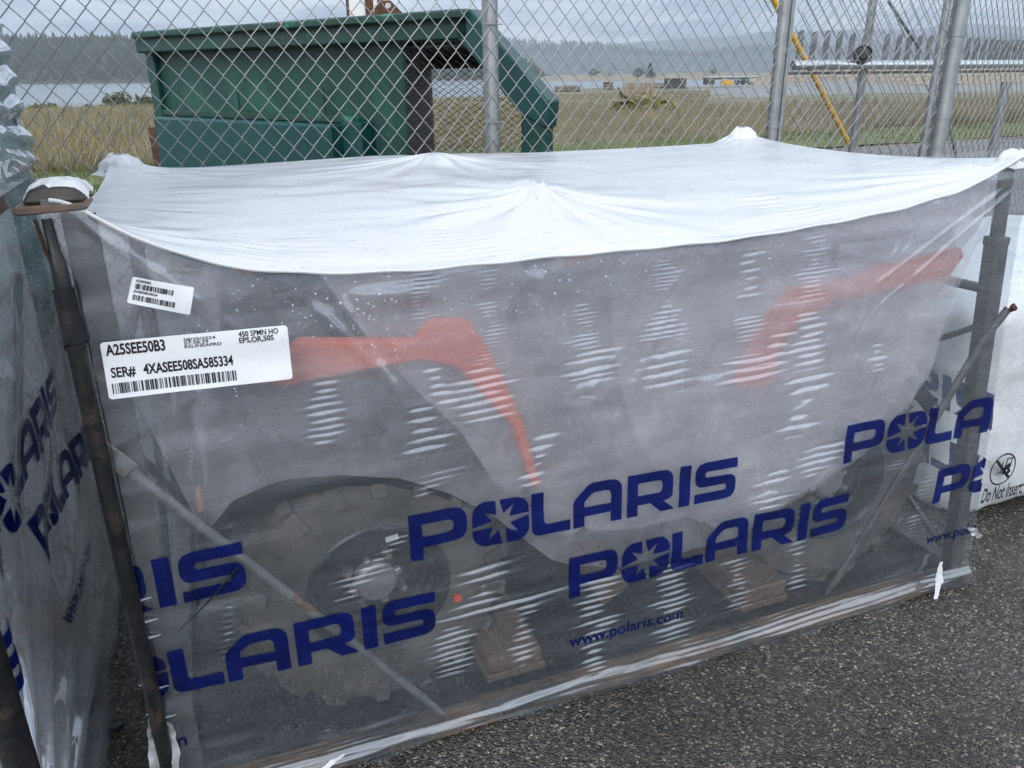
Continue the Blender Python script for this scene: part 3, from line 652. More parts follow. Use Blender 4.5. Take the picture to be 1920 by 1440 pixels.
# ================================================================== DUMPSTER
DA = np.array([-2.28, 5.42]); de = np.array([.7854, -.6189]); dn = np.array([.6189, .7854]); DANG = math.atan2(-.6189, .7854)
dr = empty('dumpster', (*DA, 0), DANG); tag(dr, 'worn dark green steel dumpster with mesh side behind the fence', 'dumpster')
DW = 1.2
MB().bx(.06, 2.23, 0, .02, .18, 1.58).build('front_panel', M['dump'], dr, .003)
MB().bx(.06, .08, .02, DW, .18, 1.58).build('end_panel', M['dump'], dr)
MB().bx(.06, .15, -.035, -.001, .18, 1.555).build('corner_post', M['dump'], dr, .006)
MB().bx(2.08, 2.30, -.03, -.001, .18, 1.56).build('upright', M['dump'], dr, .006)
rim = MB(); rim.bx(.085, 2.763, -.10, -.02, 1.552, 1.67); rim.bx(.12, 2.763, -.135, -.10, 1.63, 1.668); rim.bx(.03, .08, -.04, DW+.1, 1.552, 1.668); rim.bx(0, 2.763, DW+.02, DW+.1, 1.552, 1.67)
rim.build('rim', M['dumprim'], dr, .008)
for y0, y1 in ((-.10, -.02), (DW+.02, DW+.1)):
    MB().prism([(2.70, 1.668), (2.775, 1.668), (3.18, 1.315), (3.165, 1.21), (3.03, 1.27), (2.70, 1.56)], lambda u, v, h: (u, h, v), y0, y1).build('sloped_frame', M['dump2'], dr, .006)
for y0, y1 in ((-.09, -.02), (DW+.02, DW+.09)): MB().bx(3.03, 3.15, y0, y1, .15, 1.27).build('end_post', M['dump'], dr, .006)
MB().bx(.26, 1.90, -.16, -.001, .30, 1.19).build('lower_pocket', M['dump2'], dr, .012)
MB().bx(.20, 1.95, -.055, -.001, 1.192, 1.225).build('ledge', M['dumprim'], dr, .004)
MB().bx(1.905, 2.05, -.09, -.001, .30, 1.20).build('pocket_end', M['dump2'], dr, .006)
MB().bx(.055, .16, -.09, -.036, .18, 1.12).build('rusty_bracket', M['rust'], dr, .004)
for xx, zz in ((.98, 1.34), (1.72, 1.36)): MB().tube([(xx, -.03, 1.225), (xx, -.03, zz)], .007, 6).build('pin', M['dumprim'], dr)
# inside and back
bk_ = MB(); bk_.bx(.08, 2.24, DW-.02, DW, .18, 1.58); bk_.bx(2.245, 2.80, DW-.02, DW, 1.45, 1.58)
bk_.build('back_panel', M['dumpin'], dr)
MB().bx(2.235, 2.27, .021, DW-.021, .18, 1.55).build('divider', M['dumpin'], dr)
MB().bx(.08, 3.05, .0, DW, .15, .18).build('floor_plate', M['dumpin'], dr)
MB().bx(.08, 2.7, .05, DW-.05, 1.585, 1.60).build('lid', M['dumpin'], dr)
# expanded metal side
em = MB(); cw, ch = .052, .026; xl, xr_ = 2.30, 3.04
def top_at(x): return 1.56 if x < 2.72 else 1.56-(x-2.72)*.87
for k in range(-60, 80):
    for sg in (1, -1):
        pts = []
        for j in range(0, 60):
            x = xl+j*cw/2; z = .9+k*ch+sg*j*ch/2*(1.0)
            if x > xr_: break
            if z < .45 or z > top_at(x)-.005:
                if len(pts) > 1: em.tube(pts, .0017, 3, cap=False)
                pts = []; continue
            pts.append((x, -.01+.004*sg, z))
        if len(pts) > 1: em.tube([pts[0], pts[-1]], .0017, 3, cap=False)
em.build('expanded_mesh', M['mesh'], dr)
MB().prism([(2.745, 1.672), (2.83, 1.672), (2.83, 1.70), (2.80, 1.72), (2.76, 1.72)], lambda u, v, h: (u-.65, h, v), .0, .03).build('lug', M['rust'], dr, .002)
for o in dr.children_recursive:           # the bin stands askew: its depth runs straight away from the yard
    for v_ in o.data.vertices:
        if v_.co.y > .0: v_.co.x -= .79*v_.co.y*min(1, max(0, v_.co.x/2.2))
# white columns behind the dumpster
a = at(680, 25, 6.6); o = empty('white_column', (a[0], 6.6, 0)); tag(o, 'white steel column with brown edge behind the dumpster', 'column')
MB().bx(-.09, .03, -.06, .06, 0, 3.0).build('column', M['white_paint'], o, .01); MB().bx(.035, .085, -.04, .05, 0, 3.0).build('brown_strip', M['rust'], o); MB().bx(.09, .20, -.06, .06, 0, 3.0).build('panel', M['white_paint'], o, .01)
MB().bx(-.115, -.098, -.03, .03, 0, 3.0).build('edge_rod', M['rust'], o)
a = at(728, 22, 6.2); o = empty('steel_bracket', (a[0], 6.2, 0)); tag(o, 'brown steel bracket plate with a hole above the dumpster rim', 'bracket')
br = MB(); zt = at(728, 10, 6.2)[2]; hole = [(.045*math.cos(x)*.45+.0, zt+.0+.045*.45*math.sin(x)) for x in np.linspace(0, 2*math.pi, 12, endpoint=False)]
out_ = [(-.075, zt+.035), (.02, zt+.03), (.10, zt-.05), (.10, zt-.14), (-.075, zt-.14)]
tri = tessellate_polygon([[Vector((u, v, 0)) for u, v in out_], [Vector((u, v, 0)) for u, v in hole]]); allp = out_+hole
br.add([(u, 0, v) for u, v in allp]+[(u, .02, v) for u, v in allp], [tuple(t_) for t_ in tri]+[tuple(len(allp)+i for i in t_) for t_ in tri]); br.build('plate', M['rust'], o)
MB().bx(-.05, .08, .025, .06, 0, zt-.06).build('stalk', M['rust'], o)

# ================================================================== SHIPPING CRATE (frame)
def fpd(x, y, d=0.0): return fp(x, y, d)
LEAN = .12
def Lz(z): return LEN-LEAN*np.clip(z, 0, 1.3)/1.235
cr_ = empty('shipping_crate', (*CO, 0), CROT); tag(cr_, 'steel framed shipping crate with wooden base inside the clear wrap', 'crate')
def crate_frame(root, lean, cap=True):
    # angle-iron corner posts with a black tube inside at the front left, sleeves and upper tubes elsewhere
    def corner(s0, s1, d, top, zsl, leftfront=False):
        ds = s1-s0; X = lambda z: s0+ds*z/top
        if leftfront:
            o = MB().prism([(0.012, -.0), (.062, -.0), (.062, .006), (.018, .006), (.018, .05), (.012, .05)], lambda u, v, h: (X(h)+u-.012, d+v, h), 0.0, top-.012).build('corner_post', M['post'], root, .001)
            MB().tube([(X(0)-.010, d-.044, .03), (X(zsl)-.010, d-.044, zsl)], .0145, 12).tube([(X(zsl)-.010, d-.044, zsl-.012), (X(zsl)-.010, d-.044, zsl-.004)], .0180, 12).tube([(X(zsl)-.010, d-.044, zsl-.002), (X(zsl+.09)-.010, d-.043, zsl+.085)], [.0170, .0155], 12).tube([(X(zsl+.09)-.010, d-.042, zsl+.08), (X(zsl)-.010, d-.040, zsl+.125), (X(zsl)-.012, d-.036, zsl+.140), (X(zsl)-.014, d-.032, top-.012)], [.0125, .0115, .0085, .0075], 10).build('inner_tube', M['tubeblk'], o, smooth=True)
        else:
            wv = .021
            o = MB().prism([(-wv, -wv), (wv, -wv), (wv, wv), (-wv, wv)], lambda u, v, h: (X(h)+u, d+v, h), 0.02, zsl).build('corner_post', M['post'], root, .004)
            MB().tube([(X(zsl-.05), d, zsl-.05), (X(top-.02), d, top-.02)], .017, 14).build('upper_tube', M['tubeblk'] if d > .5 else M['post'], o, smooth=True)
            MB().prism([(-wv-.001, -wv-.001), (wv+.001, -wv-.001), (wv+.001, wv+.001), (-wv-.001, wv+.001)], lambda u, v, h: (X(zsl)+u, d+v, h), zsl-.018, zsl+.004).build('collar', M['post'], o, .003)
        return o
    corner(0.02, 0.018, .022, 1.235, 1.035, True)
    corner(LEN-.034, LEN-lean-.034, .030, 1.23, 1.03)
    corner(.03, .03, WID-.03, 1.19, .95); corner(LEN-.05, LEN-.05, WID-.03, 1.20, .95)
    for (d0, d1) in ((-.010, .05), (WID-.05, WID+.010)):
        MB().bx(.0, LEN-.005, d0, d1, .008, .046).build('base_rail', M['dirtywood'], root, .004)
    for s0, s1 in ((.0, .05), (LEN-.06, LEN-.01)): MB().bx(s0, s1, .052, WID-.052, .008, .07).build('end_rail', M['post'], root, .003)
    for k, (s0, wv) in enumerate(((.70, .15), (1.42, .15))):
        MB().bx(s0, s0+wv, .051, WID-.051, .070, .092).build('deck_plank', M['wood'], root, .003)
    MB().bx(.055, LEN-.065, .055, WID-.055, .008, .018).build('added_floor_sheet', M['darkfloor'], root, .003)  # added dark sheet, gives the crate's open bottom its darkness
    for s0 in (.705, 1.425): MB().bx(s0, s0+.135, .052, .30, .094, .138).build('chock_block', M['wood'], root, .005)
    MB().box((1.02, .24, .30), (.09, .02, .50), Matrix.Rotation(R(-28), 3, 'Y')).build('leaning_board', M['wood'], root, .002)
    # diagonal braces
    a = fp(188, 838, .012); b = fp(832, 1338, .03)
    o = MB().tube([(a[0], .012, a[1]), (a[0]+.06, .014, a[1]-.085), (b[0]-.05, .026, b[1]+.07), (b[0], .03, b[1])], [.013, .0095, .0095, .006], 10).build('brace', M['strap'], root, smooth=True)
    MB().box((a[0]+.018, .000, a[1]-.02), (.075, .006, .034), Matrix.Rotation(R(52), 3, 'Y')).build('flattened_end', M['strap'], o, .004)
    MB().lathe([(0, -.012), (.006, -.012), (.0075, -.008), (.0075, 0), (.012, 0), (.012, .003), (0, .003)], (a[0]+.004, -.004, a[1]-.002), (0, 1, 0), 12).build('bolt', M['strap'], o, smooth=True)
    a = fp(1890, 580, .0); b = fp(1548, 1112, .03)
    o = MB().tube([(a[0]+.005, .004, a[1]), (a[0]-.05, .012, a[1]-.08), (b[0]+.03, .024, b[1]+.05), (b[0], .03, b[1])], [.010, .0095, .0095, .006], 10).build('brace', M['post'], root, smooth=True)
    MB().lathe([(0, -.01), (.006, -.01), (.007, -.006), (.0075, 0), (.012, .0), (0, .003)], (a[0]+.006, -.006, a[1]+.005), (0, 1, 0), 12).build('bolt', M['rust'], o, smooth=True)
    for s, sg in ((LEN-.05, 1), (.03, -1)):      # side braces
        MB().tube([(s-(lean*.7 if sg > 0 else 0), .03, .90), (s, WID-.05, .84)], .013, 8).build('side_bar', M['post'], root, smooth=True)
        MB().tube([(s, .06, .10), (s, WID-.06, .80)], .009, 8).build('brace', M['post'], root, smooth=True)
        MB().tube([(s+.02, WID-.06, .10), (s+.02, .06, .80)], .009, 8).build('brace', M['post'], root, smooth=True)
crate_frame(cr_, LEAN)
# cap plate at the front left post: bent steel plate under torn white film
mb = MB(); n = 10
prof = [(-.040, 1.222), (-.036, 1.230), (.056, 1.231), (.064, 1.226), (.060, 1.221), (-.03, 1.217)]
mb.prism(prof, lambda u, v, h: (u, h, v+.012), -.012, .075); mb.build('cap_plate', M['caprust'], cr_, .002)
mb = MB(); mb.prism([(-.026, 1.236), (-.016, 1.256), (.030, 1.262), (.050, 1.252), (.058, 1.236)], lambda u, v, h: (u, h, v+.008), -.004, .06); mb.build('cap_block', M['post'], cr_, .004)
MB().tube([(-.012, -.006, 1.222), (-.006, -.006, 1.17), (.004, -.006, 1.135)], .0032, 6).build('wire_clip', M['rust'], cr_)
for s, d, z in ((.03, WID-.03, 1.165), (LEN-.05, WID-.03, 1.175)):
    MB().bx(s-.045, s+.045, d-.04, d+.04, z, z+.012).build('cap_plate', M['rust'], cr_, .003)

# ================================================================== ATV
AO = np.array([1.12, .61, 0]); av = empty('quad_bike', Cw(1.12, .61, 0), CROT); tag(av, 'orange and black four wheel quad bike inside the wrapped crate', 'quad bike')
def AB(): return MB(AO)
def wheel(s, d0, near):
    sg = -1 if near else 1; c = (s, d0, .335); Rt = .315; W2 = .105
    mb = AB()
    prof = [(.150, -.075), (.158, -.088), (.20, -.105), (.255, -.110), (.286, -.098), (.300, -.075), (.304, -.04), (.305, 0), (.304, .04), (.300, .075), (.286, .098), (.255, .110), (.20, .105), (.158, .088), (.150, .075)]
    mb.lathe(prof, c, (0, 1, 0), 56)
    cv = Vector(c)
    nl = 18
    for k in range(nl):
        for side in (-1, 1):
            th = 2*math.pi*(k+(.5 if side > 0 else 0))/nl
            def pt(r, tt, y): return cv+Vector((r*math.cos(tt), y, r*math.sin(tt)))
            def lug(th0, y0, r0, th1, y1, r1, wth, hh):
                A_, B_ = pt(r0, th0, y0), pt(r1, th1, y1); d = (B_-A_); q = d.normalized()
                rad = ((A_+B_)/2-Vector((cv.x, (A_+B_).y/2, cv.z))).normalized()
                rad = (rad+Vector((0, (y0+y1)/2*9, 0))*.35).normalized()
                bb = q.cross(rad).normalized(); nn = bb.cross(q).normalized(); Mx = Matrix((q, bb, nn)).transposed()
                mb.box((A_+B_)/2+nn*hh*.2, (d.length, wth, hh), Mx)
            lug(th, side*.006, .304, th+.10, side*.062, .302, .030, .030)
            lug(th+.10, side*.058, .302, th+.13, side*.098, .285, .032, .028)
            lug(th+.13, side*.094, .288, th+.13, side*.113, .245, .030, .014)
    root = mb.build('tyre', M['tyre'], av, .0, smooth=True)
    rm = AB()
    y = lambda v: sg*v
    rm.lathe([(.160, y(.088)), (.166, y(.094)), (.160, y(.098)), (.152, y(.090)), (.146, y(.070)), (.140, y(.050)), (.132, y(.046)), (.128, y(.030)), (.115, y(.024)), (.108, y(.034)), (.075, y(.040)), (.0, y(.040))], c, (0, 1, 0), 48)
    rm.lathe([(.158, -.088), (.14, -.05), (.14, .05), (.158, .088)], c, (0, 1, 0), 40)
    r_ = rm.build('rim', M['rim'], root, smooth=True)
    AB().lathe([(.052, y(.041)), (.050, y(.060)), (.042, y(.068)), (.0, y(.070))], c, (0, 1, 0), 26).build('hub_cap', M['alu'], r_, smooth=True)
    for k in range(4):
        th = math.pi/4+k*math.pi/2+.3; cc = (s+.070*math.cos(th), d0, .335+.070*math.sin(th))
        AB().lathe([(.0125, y(.040)), (.0125, y(.050)), (.008, y(.056)), (.008, y(.064)), (.0, y(.066))], cc, (0, 1, 0), 8).build('lug_nut', M['brass'], r_, smooth=True)
        th2 = th+.78; cc = Vector((s+.048*math.cos(th2), d0+y(.052), .335+.048*math.sin(th2)))
        if near: AB().box(cc, (.030, .022, .016), Matrix.Rotation(-th2, 3, 'Y')).build('hub_rib', M['alu'], r_, .003)
    return root, r_
WS = (.480, 1.775)
for s in WS:
    for d0, nr in ((.235, True), (.985, False)):
        tw, rw = wheel(s, d0, nr)
        if s < 1 and nr:
            AB().box((s+.045, .235-.047, .335+.098), (.030, .002, .014), Matrix.Rotation(R(-8), 3, 'Y')).build('sticker', M['paper'], rw)
            AB().lathe([(.0, -.118), (.010, -.118), (.010, -.110)], (s+.175, .235, .335-.055), (0, 1, 0), 12).build('red_dot', M['reddot'], tw)
def panel(name, pts, d0, d1, mt, bv=.006, smooth=False):
    return AB().prism(pts, lambda u, v, h: (u, h, v), d0, d1).build(name, mt, av, bv, smooth)
ff = [(490, 722), (560, 640), (780, 640), (812, 602), (882, 602), (930, 680), (985, 800), (1016, 915), (1000, 915), (960, 800), (900, 735), (856, 690), (790, 677), (600, 712), (540, 728)]
rf = [(1370, 722), (1400, 655), (1440, 585), (1480, 540), (1600, 522), (1640, 500), (1700, 492), (1800, 462), (1806, 480), (1775, 522), (1650, 545), (1560, 565), (1500, 600), (1462, 650), (1445, 715), (1420, 730)]
for d0, d1 in ((.100, .135), (1.085, 1.12)):
    panel('front_body_panel', [fp(*p, .1) for p in ff], d0, d1, M['orange']); panel('rear_body_panel', [fp(*p, .09) for p in rf], (.086 if d0 < .5 else 1.12), (.100 if d0 < .5 else 1.134), M['orange'])
for d0, d1 in ((.228, .245), (.975, .992)):
    panel('side_shield', [(.20, .66), (.30, .83), (.66, .85), (.74, .84), (.84, .66), (.885, .50), (.86, .46), (.74, .60), (.60, .70), (.40, .72)], d0, d1, M['blackplastic'], .003)
    panel('rear_shield', [(1.44, .66), (1.52, .80), (1.60, .86), (1.9, .89), (2.10, .91), (2.02, .70), (1.9, .72), (1.7, .70), (1.55, .60)], d0, d1, M['blackplastic'], .003)
# black fender flares over the wheels: bent shells
def flare(pts, d0, d1, dd):
    mb = AB(); P = []
    n = len(pts)
    for i, (s, z) in enumerate(pts):
        P.append([(s, d0, z-.075), (s, d0-.004, z-.02), (s, d0+.02, z), (s, (d0+d1)/2, z+dd), (s, d1, z+.06)])
    vs = [v for r in P for v in r]; m_ = 5; fs = [(i*m_+j, i*m_+j+1, (i+1)*m_+j+1, (i+1)*m_+j) for i in range(n-1) for j in range(m_-1)]
    o = mb.add(vs, fs).build('fender_flare', M['blackplastic'], av, smooth=True)
    md = o.modifiers.new('thick', 'SOLIDIFY'); md.thickness = .008
    return o
fa = [(.125, .56), (.15, .63), (.20, .672), (.30, .695), (.41, .698), (.52, .675), (.62, .63), (.72, .565), (.80, .50), (.86, .44)]
ra = [(1.42, .46), (1.48, .56), (1.56, .645), (1.66, .695), (1.78, .71), (1.90, .69), (2.0, .64), (2.06, .58)]
for pts in (fa, ra):
    flare(pts, .125, .34, .02); flare([(s, z) for s, z in pts], 1.095, .88, .02)
AB().box((.138, .16, .63), (.012, .05, .04)).build('reflector', M['amber'], av, .004)
AB().box((.138, 1.06, .63), (.012, .05, .04)).build('reflector', M['amber'], av, .004)
# hood, headlights, bumper, racks, seat, bars
AB().prism([(.16, .62), (.24, .84), (.60, .90), (.80, .98), (.92, .90), (.95, .60), (.60, .55)], lambda u, v, h: (u, h, v), .36, .86).build('hood', M['blackplastic'], av, .03, True, 3)
for d in (.40, .72): AB().box((.185, d+.05, .70), (.05, .13, .09), Matrix.Rotation(R(-18), 3, 'Y')).build('headlight', M['lens'], av, .015)
bp_ = AB()
for d in (.42, .80): bp_.tube([(.30, d, .36), (.14, d, .40), (.095, d, .56), (.13, d, .74), (.24, d, .84)], .015, 10)
bp_.tube([(.095, .42, .56), (.095, .80, .56)], .013, 10); bp_.tube([(.14, .42, .40), (.14, .80, .40)], .013, 10); bp_.build('front_bumper', M['blackplastic'], av, smooth=True)
def rack(s0, s1, z, d0, d1):
    mb = AB(); mb.tube([(s0, d0, z), (s1, d0, z), (s1, d1, z), (s0, d1, z), (s0, d0, z)], .012, 8)
    for k in range(1, 5): mb.tube([(s0+(s1-s0)*k/5, d0, z), (s0+(s1-s0)*k/5, d1, z)], .008, 6)
    for s in (s0+.1, s1-.1):
        for d in (d0+.15, d1-.15): mb.tube([(s, d, z), (s, d, z-.12)], .010, 6)
    mb.build('cargo_rack', M['blackplastic'], av, smooth=True)
rack(.24, .70, .975, .30, .92); rack(1.50, 2.04, .995, .30, .92)
AB().prism([(.98, .80), (1.0, .88), (1.15, .875), (1.45, .92), (1.62, .985), (1.66, .94), (1.62, .80)], lambda u, v, h: (u, h, v), .47, .75).build('seat', M['seat'], av, .035, True, 3)
AB().tube([(.80, .61, .85), (.87, .61, 1.08)], .03, 10).build('steering_stem', M['blackplastic'], av, smooth=True)
hb = AB().tube([(.925, .27, 1.145), (.90, .42, 1.125), (.885, .52, 1.08), (.885, .70, 1.08), (.90, .80, 1.130), (.88, .95, 1.150)], .012, 10).build('handlebar', M['blackplastic'], av, smooth=True)
AB().tube([(.93, .255, 1.147), (.905, .385, 1.132)], .019, 10).build('grip', M['seat'], hb, smooth=True); AB().tube([(.876, .965, 1.150), (.895, .84, 1.138)], .019, 10).build('grip', M['seat'], hb, smooth=True)
AB().prism([(.78, 1.0), (.80, 1.10), (.87, 1.135), (.93, 1.10), (.92, 1.03)], lambda u, v, h: (u, h, v), .51, .71).build('instrument_pod', M['blackplastic'], av, .02, True, 2)
AB().bx(.95, 1.45, .42, .80, .34, .78).bx(1.0, 1.30, .36, .42, .40, .66).build('engine', M['blackplastic'], av, .03, True, 2)
for d0, d1 in ((.16, .42), (.80, 1.06)): AB().bx(.84, 1.45, d0, d1, .33, .36).bx(.84, .87, d0, d1, .36, .52).build('footwell', M['blackplastic'], av, .01)
ax = AB()
for s in WS:
    ax.tube([(s, .25, .36), (s, .97, .36)], .018, 8)
    for d0, d1 in ((.28, .46), (.94, .76)): ax.tube([(s-.02, d0, .30), (s-.15, d1, .36)], .012, 6); ax.tube([(s-.02, d0, .30), (s+.15, d1, .36)], .012, 6); ax.tube([(s, d0+(d1-d0)*.3, .33), (s+.03, d1, .74)], .026, 10)
ax.bx(.30, 1.95, .52, .70, .28, .34); ax.build('chassis', M['blackplastic'], av, smooth=True)
AB().tube([(1.35, .36, .55), (1.6, .34, .58), (1.95, .36, .62)], [.03, .06, .055], 12).build('exhaust', M['alu'], av, smooth=True)

# ================================================================== SHRINK WRAP around the crate
sw = empty('shrink_wrap', (*CO, 0), CROT); tag(sw, 'clear plastic wrap with white top and blue lettering around the crate', 'plastic wrap')
seam_px = [(130, 372), (185, 408), (250, 440), (330, 471), (400, 492), (500, 507), (600, 511), (700, 510), (800, 505), (900, 496), (1030, 482), (1160, 472), (1300, 458), (1400, 446), (1500, 430), (1600, 411), (1700, 389), (1800, 358), (1865, 325), (1912, 290)]
sm = np.array([fp(*p) for p in seam_px]); sm[0] = (.03, 1.25)
ss = np.linspace(0, LEN, 400); sv = np.interp(ss, np.r_[0, sm[:, 0], LEN], np.r_[1.252, sm[:, 1], 1.236]); kk = np.hanning(17); kk /= kk.sum()
sv = np.convolve(np.pad(sv, 8, mode='edge'), kk, 'valid')
def seam(s): return np.interp(s, ss, sv)
def sst(x, a, b):
    t = np.clip((x-a)/(b-a), 0, 1); return t*t*(3-2*t)
# groups of small taut ripples: (x_top, y_top, x_bottom, y_bottom, half width top, half width bottom, number of ripples, strength)
RIP = [(608, 712, 612, 838, 32, 38, 9, 1), (788, 512, 792, 600, 30, 42, 11, .9), (912, 508, 918, 545, 24, 18, 5, .8), (918, 566, 930, 690, 18, 38, 17, .9), (905, 690, 930, 790, 45, 75, 7, .9),
       (805, 690, 850, 760, 30, 42, 5, .9), (790, 762, 810, 850, 38, 50, 5, .9), (1100, 570, 1110, 660, 18, 42, 11, 1), (1112, 660, 1108, 720, 48, 50, 4, .8), (1255, 488, 1257, 548, 20, 30, 8, .9), (1255, 575, 1262, 640, 28, 62, 7, 1), (1248, 660, 1258, 735, 42, 55, 4, .6),
       (1418, 472, 1412, 565, 34, 30, 6, .5), (1412, 594, 1408, 645, 24, 30, 6, 1), (1410, 672, 1400, 720, 45, 58, 3, 1), (1540, 442, 1530, 560, 28, 26, 14, 1), (1525, 582, 1522, 690, 26, 36, 8, 1.1), (1525, 700, 1500, 815, 30, 40, 5, .8), (1652, 636, 1648, 700, 8, 16, 6, .9),
       (760, 1000, 640, 1130, 20, 60, 9, .8), (905, 1060, 930, 1145, 90, 90, 6, .9), (855, 1172, 845, 1268, 60, 40, 9, 1), (985, 1130, 975, 1250, 24, 24, 10, .9), (1120, 1080, 1110, 1262, 45, 26, 15, 1), (1260, 1052, 1258, 1200, 45, 32, 14, 1), (1385, 1045, 1388, 1140, 22, 26, 11, .9), (1495, 1010, 1492, 1105, 26, 22, 9, .9),
       (1030, 812, 990, 920, 22, 16, 6, .8), (1460, 880, 1440, 960, 42, 42, 5, .8), (1560, 830, 1520, 900, 45, 45, 5, .8), (1690, 850, 1560, 1090, 13, 13, 34, .9), (1740, 880, 1700, 1010, 16, 14, 16, .9), (1120, 690, 1100, 760, 55, 55, 3, .5), (1480, 620, 1440, 700, 30, 30, 4, .7),
       (620, 925, 560, 960, 30, 50, 3, .6), (840, 880, 800, 935, 60, 60, 4, .7), (560, 1190, 470, 1260, 14, 14, 8, .7), (355, 500, 350, 520, 30, 30, 2, .4), (430, 1130, 420, 1240, 10, 10, 9, .8)]
RR = []
for (xt, yt, xb_, yb, h0, h1, n, k) in RIP:
    a = fp(xt, yt); b = fp(xb_, yb); w0 = abs(fp(xt+h0, yt)[0]-fp(xt-h0, yt)[0])/2; w1 = abs(fp(xb_+h1, yb)[0]-fp(xb_-h1, yb)[0])/2
    RR.append((a, b, w0*.74, w1*.74, n, k))
CREASE = [((575, 560), (755, 740), .009, .005), ((640, 560), (775, 790), .008, .005), ((720, 590), (770, 760), .007, .004), ((500, 740), (570, 850), .010, .002), ((560, 740), (640, 850), .010, .002), ((640, 760), (720, 860), .010, .002), ((700, 770), (790, 880), .010, .002)]
for a_, b_, n_ in (((150, 400), (420, 640), 4), ((1890, 350), (1690, 560), 4), ((200, 850), (330, 760), 3), ((1880, 600), (1760, 760), 3), ((830, 1330), (700, 1260), 3), ((1010, 500), (1060, 860), 4), ((1340, 470), (1180, 760), 4), ((1700, 420), (1500, 980), 4), ((330, 1000), (260, 1280), 3)):
    for k in range(n_):
        CREASE.append(((a_[0]+random.uniform(-25, 25), a_[1]+random.uniform(-10, 30)), (b_[0]+random.uniform(-110, 110), b_[1]+random.uniform(-70, 70)), random.uniform(.003, .007), random.uniform(.0008, .0024)))
CR = [(np.array(fp(*a)), np.array(fp(*b)), w_, h_) for a, b, w_, h_ in CREASE]
def front_d(s, z, fine=True):
    s = np.asarray(s, float); z = np.asarray(z, float)
    d = -.013*(1-sst(z, .040+.010*noise2(s, s*0, 5, 24, 2), .064+.012*noise2(s, s*0+3, 4, 25, 2)))-.004
    d = d+.016*np.sin(np.pi*np.clip(s/LEN, 0, 1))*sst(z, .15, 1.0)
    d = d+.0035*noise2(s, z, 3.2, 21, 2)+.0024*noise2(s*.6, z*2, 10, 22, 2)
    d = d+(.010*noise2(s*.35, z*3.5, 9, 23, 4)+.003)*(1-sst(z, .05, .16))*.5
    d = d+.0017*np.sin(2*np.pi*z/.0125+2.6*noise2(s*.5, z, 6, 27, 2)+6*noise2(s, s*0, 1.2, 28, 2))*sst(z, .012, .03)*(1-sst(z, .075, .11))*np.clip(.55+.7*noise2(s, s*0, 6, 29, 2), 0, 1)
    if fine:
        rg_ = 1-np.abs(noise2(s*.55+.12*z, z-.10*s, 26, 37, 2))*1.6; mk = sst(noise2(s, z, 2.3, 38, 2), -.1, .6)
        d = d-.0004*np.clip(rg_, 0, 1)**6*mk*(.5+1.0*(1-sst(z, .30, .55)))
        for (a, b, w0, w1, n, k) in RR:
            t = (z-a[1])/(b[1]-a[1]); tt = np.clip(t, 0, 1)
            sc = a[0]+(b[0]-a[0])*tt; hw = w0+(w1-w0)*tt
            jit = noise2(s*0+a[0]*9, z, 45, 33, 2)*.9+noise2(s*6, z*6, 3, 36, 2)*.5
            hw2 = hw*(.95+.55*noise2(s*0+a[0]*7+3, z, 60, 34, 1)); sc = sc+hw*.25*noise2(s*0+a[0]*5, z, 55, 35, 1)
            win = np.exp(-np.clip(np.abs((s-sc)/np.maximum(hw2, .003)), 0, 3)**2.8)*sst(t, -.10, .10)*(1-sst(t, .90, 1.10))
            p = abs(b[1]-a[1])/n; ph = 2*np.pi*(t*n+.10*(s-sc)/p*.35)+jit
            d = d+win*k*.34*p*(np.exp(2.3*(np.sin(ph)-1))-.28)
        for a, b, w_, h_ in CR:
            v = b-a; l = np.hypot(*v); v = v/l; q0 = (s-a[0])*v[0]+(z-a[1])*v[1]; q1 = -(s-a[0])*v[1]+(z-a[1])*v[0]
            d = d-h_*np.exp(-(q1/w_)**2)*sst(q0, -.02, .04)*(1-sst(q0, l-.06, l+.02))
    return d
def wrap_pt(s, z, off=.0, fine=True):
    """point of the wrap at arc length s (may run round the corners) and height z, in crate coordinates"""
    s = np.asarray(s, float); z = np.asarray(z, float); Lr = Lz(z)
    d = front_d(np.clip(s, 0, Lr), z, fine)-off
    x = s.copy(); y = d.copy()
    lft = s < 0; x = np.where(lft, -off, x); y = np.where(lft, d+(-s), y)
    rgt = s > Lr; x = np.where(rgt, Lr+off, x); y = np.where(rgt, d+(s-Lr), y)
    return np.stack([x, y, z], -1)
nc, nr_ = 330, 400
U, V_ = np.meshgrid(np.linspace(0, 1, nc), np.linspace(0, 1, nr_))
zz = .012+V_*(seam(U*LEN)-.012); S_ = U*Lz(zz)
zz = .012+V_*(seam(S_)-.012)
# ragged lower hem
zz = zz+(1-V_)**6*.012*noise2(S_, S_*0, 9, 44, 3)
grid_obj('front_film', wrap_pt(S_, zz), M['clear'], sw)
